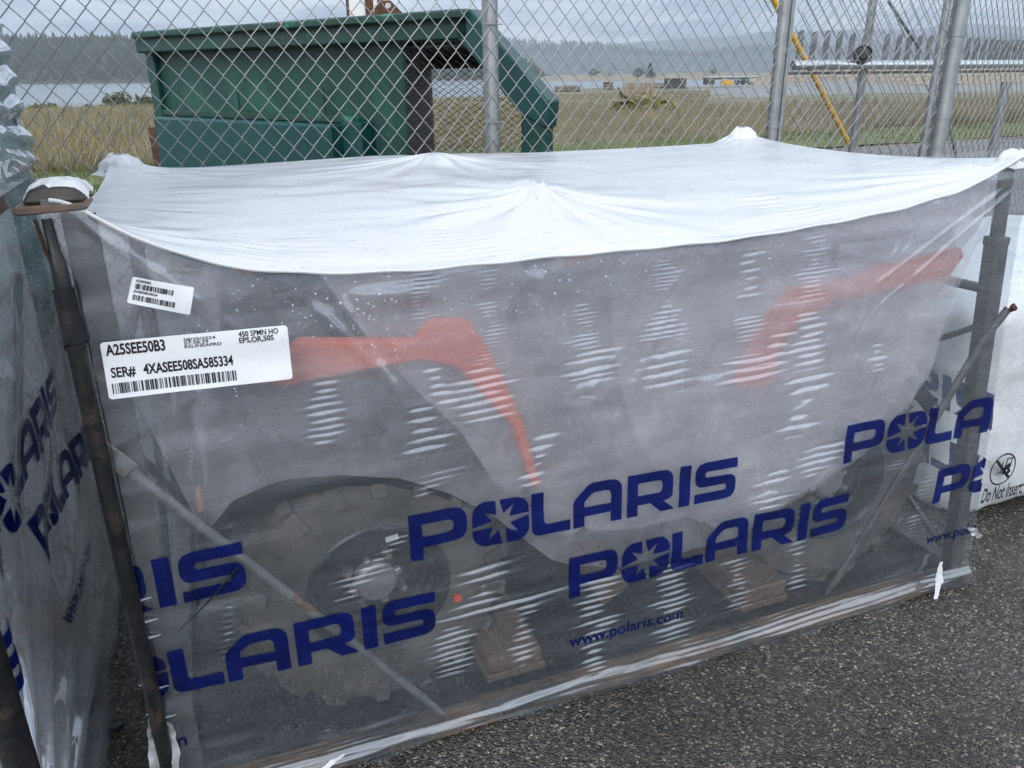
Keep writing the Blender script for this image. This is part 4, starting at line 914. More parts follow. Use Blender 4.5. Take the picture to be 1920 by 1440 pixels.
# side and back films
def side_sheet(name, x0f, nn, seed):
    a = np.linspace(0, 1, 90); b = np.linspace(0, 1, 90); A_, B_ = np.meshgrid(a, b)
    zt = 1.25+(1.2-1.25)*A_-.05*np.sin(np.pi*A_)
    z = .012+B_*(zt-.012); x = x0f(z)+.004*noise2(A_, z, 5, seed)+nn*(-.02*np.sin(np.pi*A_)*np.sin(np.pi*B_))
    return grid_obj(name, np.stack([x, A_*WID-.03*(1-sst(z, .06, .1))*(1-2*A_)*1, z], -1), M['clear_side'], sw)
side_sheet('left_film', lambda z: z*0, -1, 71); side_sheet('right_film', lambda z: Lz(z), 1, 72)
A_, B_ = np.meshgrid(np.linspace(0, 1, 120), np.linspace(0, 1, 60)); zt = 1.2-.05*np.sin(np.pi*A_)**.5
z = .012+B_*(zt-.1-.012); grid_obj('back_film', np.stack([A_*LEN, WID+.01*noise2(A_*2, z, 4, 73)+0*z, z], -1), M['clear_side'], sw)

# white top: taut sheet over the posts and the handlebar (relaxed membrane)
ni, nj = 61, 109
def backz(s): return np.interp(s, [0, .05, .13, .43, .75, 1.0, 1.29, 1.7, 2.02, 2.10, LEN], [1.205, 1.20, 1.166, 1.172, 1.180, 1.172, 1.168, 1.168, 1.172, 1.205, 1.21])
sj = np.linspace(0, 1, nj); di = np.linspace(0, 1, ni); Zt = np.zeros((ni, nj)); fix = np.zeros((ni, nj), bool)
sgr = sj*(LEN-LEAN+.005)
Ls = lambda d: (LEN-LEAN+.012)+(LEAN-.03)*d
Zt[0] = seam(sj*Ls(0)); Zt[-1] = backz(sj*Ls(1)); fix[0] = True; fix[-1] = True
Zt[:, 0] = 1.25+(1.205-1.25)*di-.055*np.sin(np.pi*di)**.6; Zt[:, -1] = 1.236+(1.21-1.236)*di-.040*np.sin(np.pi*di)**.55; fix[:, 0] = True; fix[:, -1] = True
Zt[0, 0] = 1.25; Zt[0, -1] = 1.236
for i in range(1, ni-1): Zt[i, 1:-1] = np.linspace(Zt[i, 0], Zt[i, -1], nj)[1:-1]*.3+.7*((1-di[i])*Zt[0, 1:-1]+di[i]*Zt[-1, 1:-1])
def pin(s, d, z):
    i = int(round(d/WID*(ni-1))); j = int(round(s/Ls(d/WID)*(nj-1))); Zt[i, j] = z; fix[i, j] = True; return i, j
pin(.937, .28, 1.203)
for k in range(5): pin(.93, .28+.02*k, 1.203-.001*k)
pin(.872, .95, 1.214)
for k in range(7): pin(.872, .95-.02*k, 1.213-.001*k)
hx, hy = (LEN/(nj-1))**-2, (WID/(ni-1))**-2
for it in range(1500):
    Zn = (hx*(np.roll(Zt, 1, 1)+np.roll(Zt, -1, 1))+hy*(np.roll(Zt, 1, 0)+np.roll(Zt, -1, 0)))/(2*hx+2*hy)
    Zt = np.where(fix, Zt, Zt+1.0*(Zn-Zt))
NI, NJ = 260, 420
fi = np.linspace(0, ni-1.0001, NI); fj = np.linspace(0, nj-1.0001, NJ); FI, FJ = np.meshgrid(fi, fj, indexing='ij'); i0 = FI.astype(int); j0 = FJ.astype(int); a = FI-i0; b = FJ-j0
Zf = Zt[i0, j0]*(1-a)*(1-b)+Zt[i0+1, j0]*a*(1-b)+Zt[i0, j0+1]*(1-a)*b+Zt[i0+1, j0+1]*a*b
for _ in range(60): Zf[1:-1, 1:-1] = .5*Zf[1:-1, 1:-1]+.125*(Zf[:-2, 1:-1]+Zf[2:, 1:-1]+Zf[1:-1, :-2]+Zf[1:-1, 2:])
Dd = FI/(ni-1)*WID; Sd = FJ/(nj-1)*Ls(Dd/WID)
edge = np.clip(np.minimum(np.minimum(Dd, WID-Dd), np.minimum(Sd, LEN-.1-Sd))/.03, 0, 1)
wr = np.zeros_like(Zf)
def radial(s, d, k, amp, rad, seed, th0=None, thw=1.0):
    r = np.hypot(Sd-s, Dd-d); th = np.arctan2(Dd-d, Sd-s)
    v = np.sin(k*th+1.6*noise2(th*2, r*3, 1.5, seed, 2))*amp*np.exp(-r/rad)*np.clip(r/.05, 0, 1)
    if th0 is not None: v = v*np.exp(-(((th-th0+np.pi) % (2*np.pi)-np.pi)/thw)**2)
    return v
wr += radial(.937, .28, 17, .0045, .16, 81)+radial(.937, .28, 7, .005, .35, 82)+radial(.872, .95, 15, .005, .2, 83)
wr += radial(0, 0, 22, .0035, .30, 84, .35, .5)+radial(LEN-LEAN, 0, 26, .006, .35, 85, np.pi-.35, .5)+radial(.0, WID, 20, .002, .25, 86)+radial(LEN-.03, WID, 22, .003, .25, 87)
wr += .0007*noise2(Sd*.5, Dd*2, 9, 88, 2)+.0040*noise2(Sd, Dd, 3.0, 89, 2)
wr += .0002*np.sin(Dd*95+3*noise2(Sd, Dd, 4, 90, 2))*sst(Dd, .55, .9)
for (sc, d0, d1, hw, n, k) in ((.30, .02, .17, .055, 7, 1), (.40, .05, .2, .03, 6, .5), (.66, .02, .17, .05, 8, .9), (.74, .02, .14, .045, 6, .9), (.87, .03, .09, .05, 3, .8), (1.22, .015, .08, .05, 4, .9), (1.34, .02, .07, .06, 3, .7), (1.52, .03, .15, .07, 5, .9), (1.48, .14, .26, .05, 4, .8), (1.66, .04, .12, .06, 4, .9), (1.10, .06, .10, .02, 2, .7)):
    t = (Dd-d0)/(d1-d0); win = np.exp(-np.abs((Sd-sc)/hw)**3)*sst(t, -.1, .1)*(1-sst(t, .9, 1.1)); p = (d1-d0)/n
    wr += win*k*.30*p/(2*np.pi)*np.sin(2*np.pi*t*n+.8*noise2(Sd, Dd, 12, 91, 1))
Zf = Zf+wr*edge
Yf = Dd+np.where(FI/(ni-1) < .02, 0, 0)+front_d(np.clip(Sd, 0, LEN), Zf, False)*np.exp(-Dd/.06)
top = grid_obj('white_top', np.stack([Sd, Yf, Zf], -1), M['whitefilm'], sw)
# doubled hem along the seam
hs = np.linspace(.012, LEN-LEAN-.0, 160); hz_ = seam(hs)
MB().tube([(s, float(front_d(np.array(s), np.array(z_), False))-.0035, z_-.001+.0012*math.sin(s*40)) for s, z_ in zip(hs, hz_)], .0032, 6).build('seam_hem', M['whitefilm'], sw, smooth=True)
# film gathered over the corner post tops
def knob(s, d, z, r, h, seed, lab='corner_gather'):
    th = np.linspace(0, 2*np.pi, 40); tt = np.linspace(0, 1, 16); T_, H_ = np.meshgrid(th, tt)
    rr = r*np.sqrt(np.clip(1-(H_*.96)**2.6, 0, 1))*(1+.10*np.sin(5*T_+seed)+.06*np.sin(11*T_+3*H_))+.025*np.exp(-H_*9)
    x = s+rr*np.cos(T_); y = d+rr*np.sin(T_); zz_ = z+h*H_+.004*noise2(np.cos(T_)*2, np.sin(T_)*2+H_*3, 3, seed, 3)
    return grid_obj(lab, np.stack([x, y, zz_], -1), M['whitefilm'], sw)
knob(.03, WID-.03, 1.165, .055, .050, 3); knob(LEN-.06, WID-.03, 1.172, .05, .055, 5); knob(LEN-LEAN-.012, .03, 1.205, .036, .036, 7)
A_, B_ = np.meshgrid(np.linspace(0, 1, 36), np.linspace(0, 1, 20))
x = -.022+A_*.088; y = -.008+B_*.085; z = 1.279-.020*np.abs(2*A_-1)**4-.010*(1-B_)**7-.006*B_+.003*noise2(A_*3, B_*3, 2.2, 9, 3)
grid_obj('torn_cap_film', np.stack([x, y, z], -1), M['whitefilm'], sw)
# torn and bunched film bits
def scrap(name, path, wdt, seed, mt='tornfilm', crump=.006):
    n = len(path); k = 10; tt = np.linspace(0, n-1, 26); px_ = np.stack([np.interp(tt, range(n), [p[i] for p in path]) for i in range(3)], -1)
    G = np.zeros((26, k, 3))
    for j in range(k):
        v = (j/(k-1)-.5)
        wv = wdt*(.35+.65*np.sin(np.pi*np.clip(np.linspace(.06, .96, 26), 0, 1)))
        G[:, j] = px_+np.stack([v*wv, -.004-.5*np.abs(v)*0*wv, 0*wv], -1)
    G += crump*np.stack([noise2(G[..., 0]+seed, G[..., 2], 60, seed, 2)*.5, -np.abs(noise2(G[..., 0]+seed, G[..., 2], 55, seed+1, 2)), noise2(G[..., 0], G[..., 2]+seed, 60, seed+2, 2)*.5], -1)
    return grid_obj(name, G, M[mt], sw)
def fpt(x, y, d=-.012): s, z = fp(x, y, d); return (s, d, z)
scrap('torn_strip', [fpt(1762, 1052, -.02), fpt(1757, 1088, -.03), fpt(1752, 1122, -.05)], .024, 2, 'whitefilm', .004)
scrap('torn_strip', [fpt(640, 1412, -.045), fpt(612, 1432, -.05), fpt(585, 1446, -.055)], .03, 3, 'whitefilm', .004)
scrap('bunched_film', [fpt(292, 1340), fpt(305, 1380), fpt(312, 1450, -.03), fpt(322, 1490, -.04)], .055, 4)
scrap('bunched_film', [fpt(1815, 985), fpt(1826, 1000), fpt(1838, 1005)], .03, 5)
for k, (x, y) in enumerate(((262, 1165), (268, 1195), (283, 1290), (296, 1345), (250, 1125))):
    a = fpt(x-22, y-6, -.008); b = fpt(x+2, y+4, -.016); c = fpt(x+34, y-5, -.007)
    MB().tube([a, b, c], [.001, .0035, .0008], 6).build('film_crease', M['tornfilm'], sw, smooth=True)
sl_a, sl_b = fpt(446, 1064, -.012), fpt(330, 1188, -.012)
MB().tube([sl_a, tuple((np.array(sl_a)+np.array(sl_b))/2+np.array([.004, -.002, 0])), sl_b], [.0022, .0016, .0005], 5).build('slit', M['ink'], sw)
# bright pulled film threads at right lower brace etc.
for a, b, c in (((1858, 585), (1845, 640), (1848, 600)),): pass

# ------------------------------------------------------------------ lettering
def glyphs():
    G = {}
    r = round_poly
    G['P'] = (1.20, [(r([(0, 0), (.26, 0), (.26, .28), (1.20, .28, .28), (1.20, 1, .30), (0, 1)]), r([(.26, .50), (.92, .50, .13), (.92, .77, .13), (.26, .77)]))])
    G['L'] = (.90, [(r([(0, 1), (.28, 1), (.28, .25, .12), (.90, .25), (.90, 0), (0, 0, .22)]), None)])
    G['A'] = (1.18, [(r([(0, 0), (.27, 0), (.27, .24), (.91, .24), (.91, 0), (1.18, 0), (1.18, 1, .30), (.38, 1, .12), (0, .62, .12)]), r([(.27, .45), (.91, .45), (.91, .77, .14), (.48, .77, .06), (.27, .58, .05)]))])
    G['R'] = (1.20, [(r([(0, 0), (.27, 0), (.27, .25), (.58, .25), (.86, 0), (1.22, 0), (.92, .26, .04), (1.16, .30, .14), (1.16, 1, .30), (0, 1)]), r([(.27, .47), (.89, .47, .12), (.89, .77, .12), (.27, .77)]))])
    G['I'] = (.28, [(r([(0, 0), (.28, 0), (.28, 1), (0, 1)]), None)])
    G['S'] = (1.10, [(r([(1.10, 1), (0, 1, .28), (0, .385, .24), (.84, .385, .07), (.84, .235, .07), (0, .235), (0, 0), (1.10, 0, .28), (1.10, .615, .26), (.26, .615, .07), (.26, .765, .07), (1.10, .765)]), None)])
    return G
GL = glyphs()
def tri_poly(outer, hole):
    loops = [[Vector((*p, 0)) for p in outer]]; allp = list(outer)
    if hole: loops.append([Vector((*p, 0)) for p in hole]); allp += list(hole)
    return allp, [tuple(t) for t in tessellate_polygon(loops)]
def star_O():
    V = []; Fc = []; cx, cy, hw, hh, rd_ = .61, .5, .61, .5, .30
    def Rb(t):      # rounded rectangle radius
        lo, hi = 0, 1.2
        for _ in range(22):
            m_ = (lo+hi)/2; x, y = abs(m_*math.cos(t)), abs(m_*math.sin(t)); qx, qy = x-(hw-rd_), y-(hh-rd_)
            ins = math.hypot(max(qx, 0), max(qy, 0)) < rd_ and max(qx, qy) < rd_
            lo, hi = (m_, hi) if ins else (lo, m_)
        return lo
    sp = []
    for k in range(8): sp += [(k*45+8, (.90, .46)[k % 2]), (k*45+30.5, .20)]
    sp.sort(); A_ = np.array([s[0] for s in sp]); Rr = np.array([s[1] for s in sp])
    A2 = np.r_[A_-360, A_, A_+360]; R2 = np.r_[Rr, Rr, Rr]
    def star_r(deg):     # straight edges between spike tips and notches
        k = np.searchsorted(A2, deg)-1; a0, a1 = math.radians(A2[k]), math.radians(A2[k+1]); p0 = np.array([R2[k]*math.cos(a0), R2[k]*math.sin(a0)]); p1 = np.array([R2[k+1]*math.cos(a1), R2[k+1]*math.sin(a1)])
        t = math.radians(deg); dd = np.array([math.cos(t), math.sin(t)]); e_ = p1-p0; den = dd[0]*e_[1]-dd[1]*e_[0]
        return (p0[0]*e_[1]-p0[1]*e_[0])/den
    n = 360
    for i in range(n+1):
        deg = i*360/n+.01; t = math.radians(deg); ro = Rb(t); ri = min(ro, star_r(deg))
        for q in (0, .5, 1): rr = ri+(ro-ri)*q; V.append((cx+rr*math.cos(t), cy+rr*math.sin(t), ro-ri))
    for i in range(n):
        if V[i*3][2] < 1e-3 and V[i*3+3][2] < 1e-3: continue
        for q in (0, 1): Fc.append((i*3+q, i*3+q+1, i*3+q+4, i*3+q+3))
    return [(v[0], v[1]) for v in V], Fc
LX = [('P', 0, 1.20), ('O', 1.31, 2.54), ('L', 2.60, 3.49), ('A', 3.56, 4.73), ('R', 4.86, 6.05), ('I', 6.17, 6.46), ('S', 6.58, 7.68)]
def word_polys():
    V = []; Fc = []
    for ch, x0, x1 in LX:
        if ch == 'O': vs, fs = star_O(); w0 = 1.22
        else:
            w0, pl = GL[ch]; vs, fs = tri_poly(*pl[0])
        b = len(V); V += [(x0+v[0]/w0*(x1-x0), v[1]) for v in vs]; Fc += [tuple(b+i for i in f) for f in fs]
    return V, Fc
WP = word_polys()
_fontcache = {}
def font_polys(txt, bold=.02):
    key = (txt, bold)
    if key in _fontcache: return _fontcache[key]
    cu = bpy.data.curves.new('t', 'FONT'); cu.body = txt; cu.size = 1.0; cu.offset = bold; cu.resolution_u = 3; cu.fill_mode = 'FRONT' if hasattr(cu, 'fill_mode') else 'BOTH'
    o = bpy.data.objects.new('t', cu); COL.objects.link(o); bpy.context.view_layer.update(); dg = bpy.context.evaluated_depsgraph_get(); me = o.evaluated_get(dg).to_mesh()
    V = [(v.co.x, v.co.y) for v in me.vertices]; Fc = [tuple(p.vertices) for p in me.polygons]
    o.evaluated_get(dg).to_mesh_clear(); bpy.data.objects.remove(o); bpy.data.curves.remove(cu)
    ys_ = [v[1] for v in V]; xs_ = [v[0] for v in V]; x0 = min(xs_); h = .67
    V = [((x-x0), y) for x, y in V]; _fontcache[key] = (V, Fc, max(xs_)-x0, h); return _fontcache[key]
def lay(name, V, Fc, fmap, mt, parent, cell=.012, surf=None, clip=None):
    """flat shape -> (along, up) by fmap -> cut into small cells -> laid on the surface"""
    bm = bmesh.new(); vs = [bm.verts.new((*fmap(*v), 0)) for v in V]
    for f in Fc:
        try: bm.faces.new([vs[i] for i in f])
        except ValueError: pass
    bmesh.ops.remove_doubles(bm, verts=bm.verts, dist=1e-6)
    if not bm.verts: bm.free(); return None
    if clip:
        for axn, val, keep in clip:
            no = [0, 0, 0]; no[axn] = 1; co = [0, 0, 0]; co[axn] = val
            bmesh.ops.bisect_plane(bm, geom=bm.verts[:]+bm.edges[:]+bm.faces[:], plane_co=co, plane_no=no, clear_outer=(keep == '<'), clear_inner=(keep == '>'))
    if not bm.faces: bm.free(); return None
    if cell:
        for axn in (0, 1):
            lo = min(v.co[axn] for v in bm.verts); hi = max(v.co[axn] for v in bm.verts); k = math.floor(lo/cell)+1
            while k*cell < hi:
                co = [0, 0, 0]; co[axn] = k*cell; no = [0, 0, 0]; no[axn] = 1
                bmesh.ops.bisect_plane(bm, geom=bm.verts[:]+bm.edges[:]+bm.faces[:], plane_co=co, plane_no=no); k += 1
    bm.verts.index_update(); P2 = np.array([v.co[:2] for v in bm.verts]); fs = [tuple(v.index for v in f.verts) for f in bm.faces]; bm.free()
    return mesh_obj(name, surf(P2[:, 0], P2[:, 1]), fs, mt, parent, True)
front_surf = lambda off: (lambda s, z: wrap_pt(s, z, off))
h_ = .104
def word(s0, z0, slope=0.0, surf=None, parent=None, scale=1.0, clip=None, mt='blue', hgt=h_):
    return lay('lettering', *WP, lambda u, v: (s0+u*h_*scale*.99, z0+v*hgt*scale+slope*u*h_), M[mt], parent or sw, .008, surf or front_surf(.002), clip)
for s0, z0, sl in ((.524, .488, -.014/.8), (1.634, .500, .012), (-.585, .505, .004), (.882, .303, .004), (1.968, .315, .004), (-.222, .306, -.006)):
    word(s0, z0, sl)
def small_word(txt, s0, z0, length, parent=None, surf=None, bold=.012, mt='blue', slope=0.0, hs=1.0, name='web_address'):
    V, Fc, wv, hh = font_polys(txt, bold); k = length/wv
    return lay(name, V, Fc, lambda u, v: (s0+u*k, z0+v*k*hs+slope*u*k), M[mt], parent or sw, .012, surf or front_surf(.002))
for s0 in (.884, 1.976, -.26): small_word('www.polaris.com', s0, .166+(.018 if s0 < 0 else 0)+(.02 if s0 > 1.5 else 0), .310, slope=-.02)
# lettering on the far sheets, seen through the wrap
def back_surf(s, z): return np.stack([LEN-s, np.full_like(s, WID+.012), z], -1)
def right_surf(s, z): return np.stack([Lz(z)-.004, s, z], -1)
for s0, z0 in ((-.3, .50), (.8, .50), (1.65, .30)): word(s0, z0, 0, back_surf, clip=[(0, 0.0, '>'), (0, LEN, '<')])
word(.35, .72, 0, right_surf, clip=[(0, WID-.02, '<')])
# ------------------------------------------------------------------ stickers
def sticker(name, cor, parent, contents, surf, lab=None, rad=.02):
    TL, TR, BR, BL = [np.array(c) for c in cor]
    def mp(u, v):
        p = (1-u)*(1-v)*BL+u*(1-v)*BR+u*v*TR+(1-u)*v*TL; return float(p[0]), float(p[1])
    asp = np.linalg.norm(TR-TL)/np.linalg.norm(TL-BL)
    pts = round_poly([(0, 0), (1, 0), (1, 1), (0, 1)]); q = rad
    pts = []
    for (cx, cy), a0 in (((q, q*asp), 180), ((1-q, q*asp), 270), ((1-q, 1-q*asp), 0), ((q, 1-q*asp), 90)):
        for k in range(5): t_ = R(a0+k*22.5); pts.append((cx+q*math.cos(t_), cy+q*asp*math.sin(t_)))
    V, Fc = tri_poly(pts, None)
    o = lay(name, V, Fc, mp, M['paper'], parent, .015, surf(.0035))
    if lab: o['label'] = lab
    for c in contents:
        if c[0] == 'text':
            _, txt, u0, u1, v0, v1, bold = c; V, Fc, wv, hh = font_polys(txt, bold)
            lay('printed_text', V, Fc, lambda a, b: mp(u0+(u1-u0)*a/wv, v0+(v1-v0)*b/hh), M['ink'], o, None, surf(.0045))
        else:
            _, u0, u1, v0, v1, n, seed = c; rg = np.random.default_rng(seed); V = []; Fc = []; x = 0; tot = n*2.0
            ws = rg.choice([1, 1, 2, 3], size=2*n); ws = np.cumsum(np.r_[0, ws])/ws.sum()
            for k in range(n):
                a, b_ = u0+(u1-u0)*ws[2*k], u0+(u1-u0)*ws[2*k+1]; b = len(V); V += [(a, v0), (b_, v0), (b_, v1), (a, v1)]; Fc.append((b, b+1, b+2, b+3))
            lay('barcode', V, Fc, mp, M['ink'], o, None, surf(.0045))
    return o
sticker('serial_label', [fp(187, 641), fp(538, 609), fp(549, 710), fp(205, 748)], sw, [
    ('text', 'A25SEE50B3', .022, .325, .765, .945, .026), ('text', '08/20/2024', .425, .595, .885, .935, .01), ('text', '07:38:39', .425, .555, .825, .875, .01), ('text', 'RSLINEAPRD', .425, .625, .765, .815, .01),
    ('text', '450 SPMN HO', .722, .945, .875, .965, .018), ('text', 'EPS,OR,50S', .722, .915, .765, .855, .018),
    ('text', 'SER#', .03, .155, .375, .535, .026), ('text', '4XASEE508SA585334', .195, .675, .375, .545, .026), ('bar', .025, .685, .09, .275, 62, 5)], front_surf, 'large white serial number sticker')
sticker('barcode_label', [fp(249, 517), fp(364, 538), fp(356, 590), fp(238, 566)], sw, [
    ('text', 'A25SEE50B3', .06, .30, .84, .93, .02), ('bar', .07, .68, .58, .78, 30, 6), ('text', '4XASEE508SA585334', .06, .44, .44, .53, .02), ('bar', .07, .74, .16, .36, 34, 7)], front_surf, 'small creased white barcode sticker', .025)

# ================================================================== INNER BAG over the quad bike
bg_ = empty('inner_bag', (*CO, 0), CROT); tag(bg_, 'hazy plastic bag draped over the quad bike inside the wrap', 'plastic bag')
hem_pts = [(.05, 1.0), (.08, .86), (.13, .66), (.16, .63), (.20, .672), (.30, .694), (.408, .690), (.52, .655), (.617, .605), (.73, .515), (.80, .44), (.86, .375), (.921, .342), (1.0, .315), (1.15, .300), (1.362, .308), (1.48, .345), (1.604, .400), (1.72, .455), (1.831, .530), (1.90, .60), (1.95, .680), (1.968, .78), (1.985, .87), (2.03, .972)]
def sheet(name, hem, s0, s1, d0, seed, mt='bag', amp=1.0, leftline=None, nx=220, nz=150):
    hx_ = np.array([p[0] for p in hem]); hz2 = np.array([p[1] for p in hem])
    U, V = np.meshgrid(np.linspace(0, 1, nx), np.linspace(0, 1, nz))
    zt = (lambda s: seam(s)-.012)
    if leftline is None: S = s0+U*(s1-s0)
    else: S = None
    if leftline is not None:     # left border slants: s at the border depends on height
        Zr = V; lz = np.array([p[1] for p in leftline]); ls = np.array([p[0] for p in leftline])
        zlow = lz.min(); z = zlow+V*(1.08-zlow); sl_ = np.interp(z, lz[np.argsort(lz)], ls[np.argsort(lz)]); S = sl_+U*(s1-sl_)
        zl = np.interp(S, hx_, hz2); z = np.maximum(zl, z); z = zl+(zt(S)-zl)*np.clip((z-zl)/(1.08-zl), 0, 1)
    else:
        zl = np.interp(S, hx_, hz2)+.006*noise2(S, S*0, 7, seed, 2); z = zl+V*(zt(S)-zl)
    cr1 = np.abs(noise2(S, z, 6.5, seed+1, 3)); cr2 = np.abs(noise2(S+.3*z, z, 14, seed+2, 2))
    if d0 > .17: rr_ = sst(S, 1.0, 1.3); d0 = d0-.064*rr_; amp = amp*(1-.75*rr_)
    d = d0+.035*noise2(S, z, 2.2, seed+3, 2)*amp-.020*cr1*amp-.008*cr2*amp
    d = d-.6*d0*sst(z, .97, 1.09)+.02*sst(z, .0, .6)*0
    d = np.maximum(d, .022) if np.max(d0) < .1 else np.maximum(d, np.where(S > 1.3, .104, .142))
    return grid_obj(name, np.stack([S, d, z], -1), M[mt], bg_)
sheet('bag_sheet', hem_pts, .05, 2.03, .066, 101, 'bag_thin', amp=.30)
sheet('bag_fold', hem_pts, .9, 2.00, .175, 111, leftline=[(.40, 1.08), (.499, .924), (.60, .79), (.689, .683), (.785, .506), (.86, .40), (.921, .345)], amp=.7)
sheet('bag_fold', [(p[0], p[1]+.012) for p in hem_pts], 1.2, 1.985, .072, 121, 'bag_thick', leftline=[(1.00, 1.08), (1.01, .90), (1.04, .75), (1.10, .60), (1.18, .48), (1.30, .36), (1.36, .315)], amp=.35)
# right end and left end of the bag
A_, B_ = np.meshgrid(np.linspace(0, 1, 60), np.linspace(0, 1, 60))
z = .62+A_*.15+B_*(1.09-.62-A_*.15); grid_obj('bag_end', np.stack([1.96+.07*sst(z, .75, .97)*(1-sst(z, .98, 1.1))+.015*noise2(A_*2, z*3, 2, 131), .12+A_*.9, z], -1), M['bag'], bg_)
z = .58+B_*.45; grid_obj('bag_end', np.stack([.12+.10*B_+.02*noise2(A_*2, z*3, 2, 132), .14+A_*.9, z], -1), M['bag'], bg_)

# ================================================================== NEIGHBOURING WRAPPED CRATES (left)
NB = np.array([-.78, .96])     # front right corner of the neighbours
def nb_side(t, z): return np.stack([np.full_like(np.asarray(t, float), LEN), t, z], -1)
def neighbour(z0, hh, label, seed, lower):
    o_ = NB-LEN*E1; root = empty('wrapped_crate', (*o_, z0), CROT); tag(root, label, 'crate', 'wrapped crates stacked at the left edge')
    lean = 0
    for s, d, nm in ((LEN+.002, -.004, 'corner_post'), (LEN-.035, WID-.04, 'corner_post'), (.035, .03, 'corner_post'), (.035, WID-.04, 'corner_post')):
        o = MB().tube([(s, d, .02), (s, d, hh-.01)], .024, 14).build(nm, M['tubeblk'], root, smooth=True)
        MB().tube([(s, d, .02), (s, d, .30)], .03, 14).build('sleeve', M['post'], o, smooth=True)
    MB().bx(LEN-.075, LEN-.008, .0, WID, .006, .085).build('side_rail', M['post'], root, .004)
    MB().bx(.0, LEN-.09, -.01, .06, .006, .085).build('base_rail', M['wood'], root, .004)
    MB().bx(LEN-.12, LEN-.012, -.02, WID+.02, hh-.055, hh-.02).build('top_board', M['wood'], root, .004)
    for k in range(3): MB().bx(.1, LEN-.1, .15+.4*k, .27+.4*k, .006, .03).build('deck_plank', M['wood'], root, .003)
    MB().tube([(LEN-.07, .06, .12), (LEN-.07, WID-.08, hh-.25)], .011, 8).build('brace', M['strap'], root, smooth=True)
    A_, B_ = np.meshgrid(np.linspace(0, 1, 220), np.linspace(0, 1, 240)); t = A_*WID; z = B_*(hh+.01)
    def bulge(t, z):
        fan = np.sin(26*np.arctan2(z-.10+.02*t, t+.16)+1.5*noise2(t, z, 4, seed, 2))*.020*np.exp(-np.hypot(t-.1, z-.15)/.7)
        return .018*np.sin(np.pi*np.clip(t/WID, 0, 1))*(-1)*sst(z, .1, .4)+fan+.006*noise2(t*1.2, z, 4, seed+1, 3)+.022*(1-sst(z, .03, .10))+(.008*np.sin(z*105+6*t+2*noise2(t, z, 5, seed+2, 2))*sst(t, .75, 1.05) if not lower else .003*np.sin(z*60+14*t+3*noise2(t, z, 5, seed+2, 2))*sst(z, .7, 1.0))
    grid_obj('side_film', np.stack([LEN+bulge(t, z), t, z], -1), M['nfilm'], root)
    s_, B_ = np.meshgrid(np.linspace(0, LEN, 60), np.linspace(0, 1, 60)); z = B_*hh
    grid_obj('front_film', np.stack([s_, -.012+.006*noise2(s_, z, 4, seed+5), z], -1), M['nfilm'], root)
    grid_obj('back_film', np.stack([s_, WID+.01+.006*noise2(s_, z, 4, seed+6), z], -1), M['nfilm'], root)
    s_, B_ = np.meshgrid(np.linspace(0, LEN, 60), np.linspace(0, 1, 40)); grid_obj('white_top', np.stack([s_, B_*WID, hh-.012-.06*np.sin(np.pi*B_)*np.sin(np.pi*s_/LEN)], -1), M['whitefilm'], root)
    sf = lambda off: (lambda t, z: np.stack([LEN+bulge(t, z)+off, t, z], -1))
    if lower:
        for s0, z0_, sl in ((.165, .650, .0), (.46, .492, -.10), (-.65, .49, 0)):
            lay('lettering', *WP, lambda u, v: (s0+u*h_*.99, z0_+v*h_+sl*u*h_), M['blue'], root, .010, sf(.003), [(0, .0, '>'), (0, WID, '<')])
        V, Fc, wv, q = font_polys('www.polaris.com', .012); kx = .40/wv
        lay('web_address', V, Fc, lambda u, v: (.50+u*kx, .312+v*kx-.10*u*kx), M['blue'], root, .012, sf(.003))
    else:
        lay('lettering', *WP, lambda u, v: (.42+u*h_, .33+v*h_), M['blue'], root, .010, sf(.003), [(0, WID, '<')])
    # crumpled film at the front post
    if lower:
        for k in range(7):
            z_ = .06+.045*k; rg = np.random.default_rng(seed+k)
            MB().tube([(LEN-.06, -.020, z_+.02*rg.normal()), (LEN-.02, -.022, z_+.02+.01*rg.normal()), (LEN+.018, -.004, z_+.012), (LEN+.022, .045+.02*rg.random(), z_+.04)], [.001, .004, .0045, .001], 6).build('film_crease', M['tornfilm'], root, smooth=True)
    if lower:
        for k, (t0, z0_, z1_) in enumerate(((-.01, .02, .20), (.03, .0, .16), (-.03, .16, .30))):
            tt = np.linspace(0, 1, 24); vv = np.linspace(0, 1, 14); T_, V_2 = np.meshgrid(tt, vv); z_ = z0_+T_*(z1_-z0_); y_ = t0+(V_2-.5)*.07*(.4+.6*np.sin(np.pi*T_))
            x_ = LEN+.030+.014*noise2(y_*3, z_, 30, seed+40+k, 3)+.004
            grid_obj('bunched_film', np.stack([x_, y_+.01*noise2(y_, z_, 40, seed+50+k, 2), z_], -1), M['tornfilm'], root)
    return root
neighbour(0.0, 1.20, 'lower wrapped crate at the left edge with slanted blue lettering on its side', 200, True)
neighbour(1.225, 1.20, 'upper wrapped crate stacked on another at the left edge', 230, False)

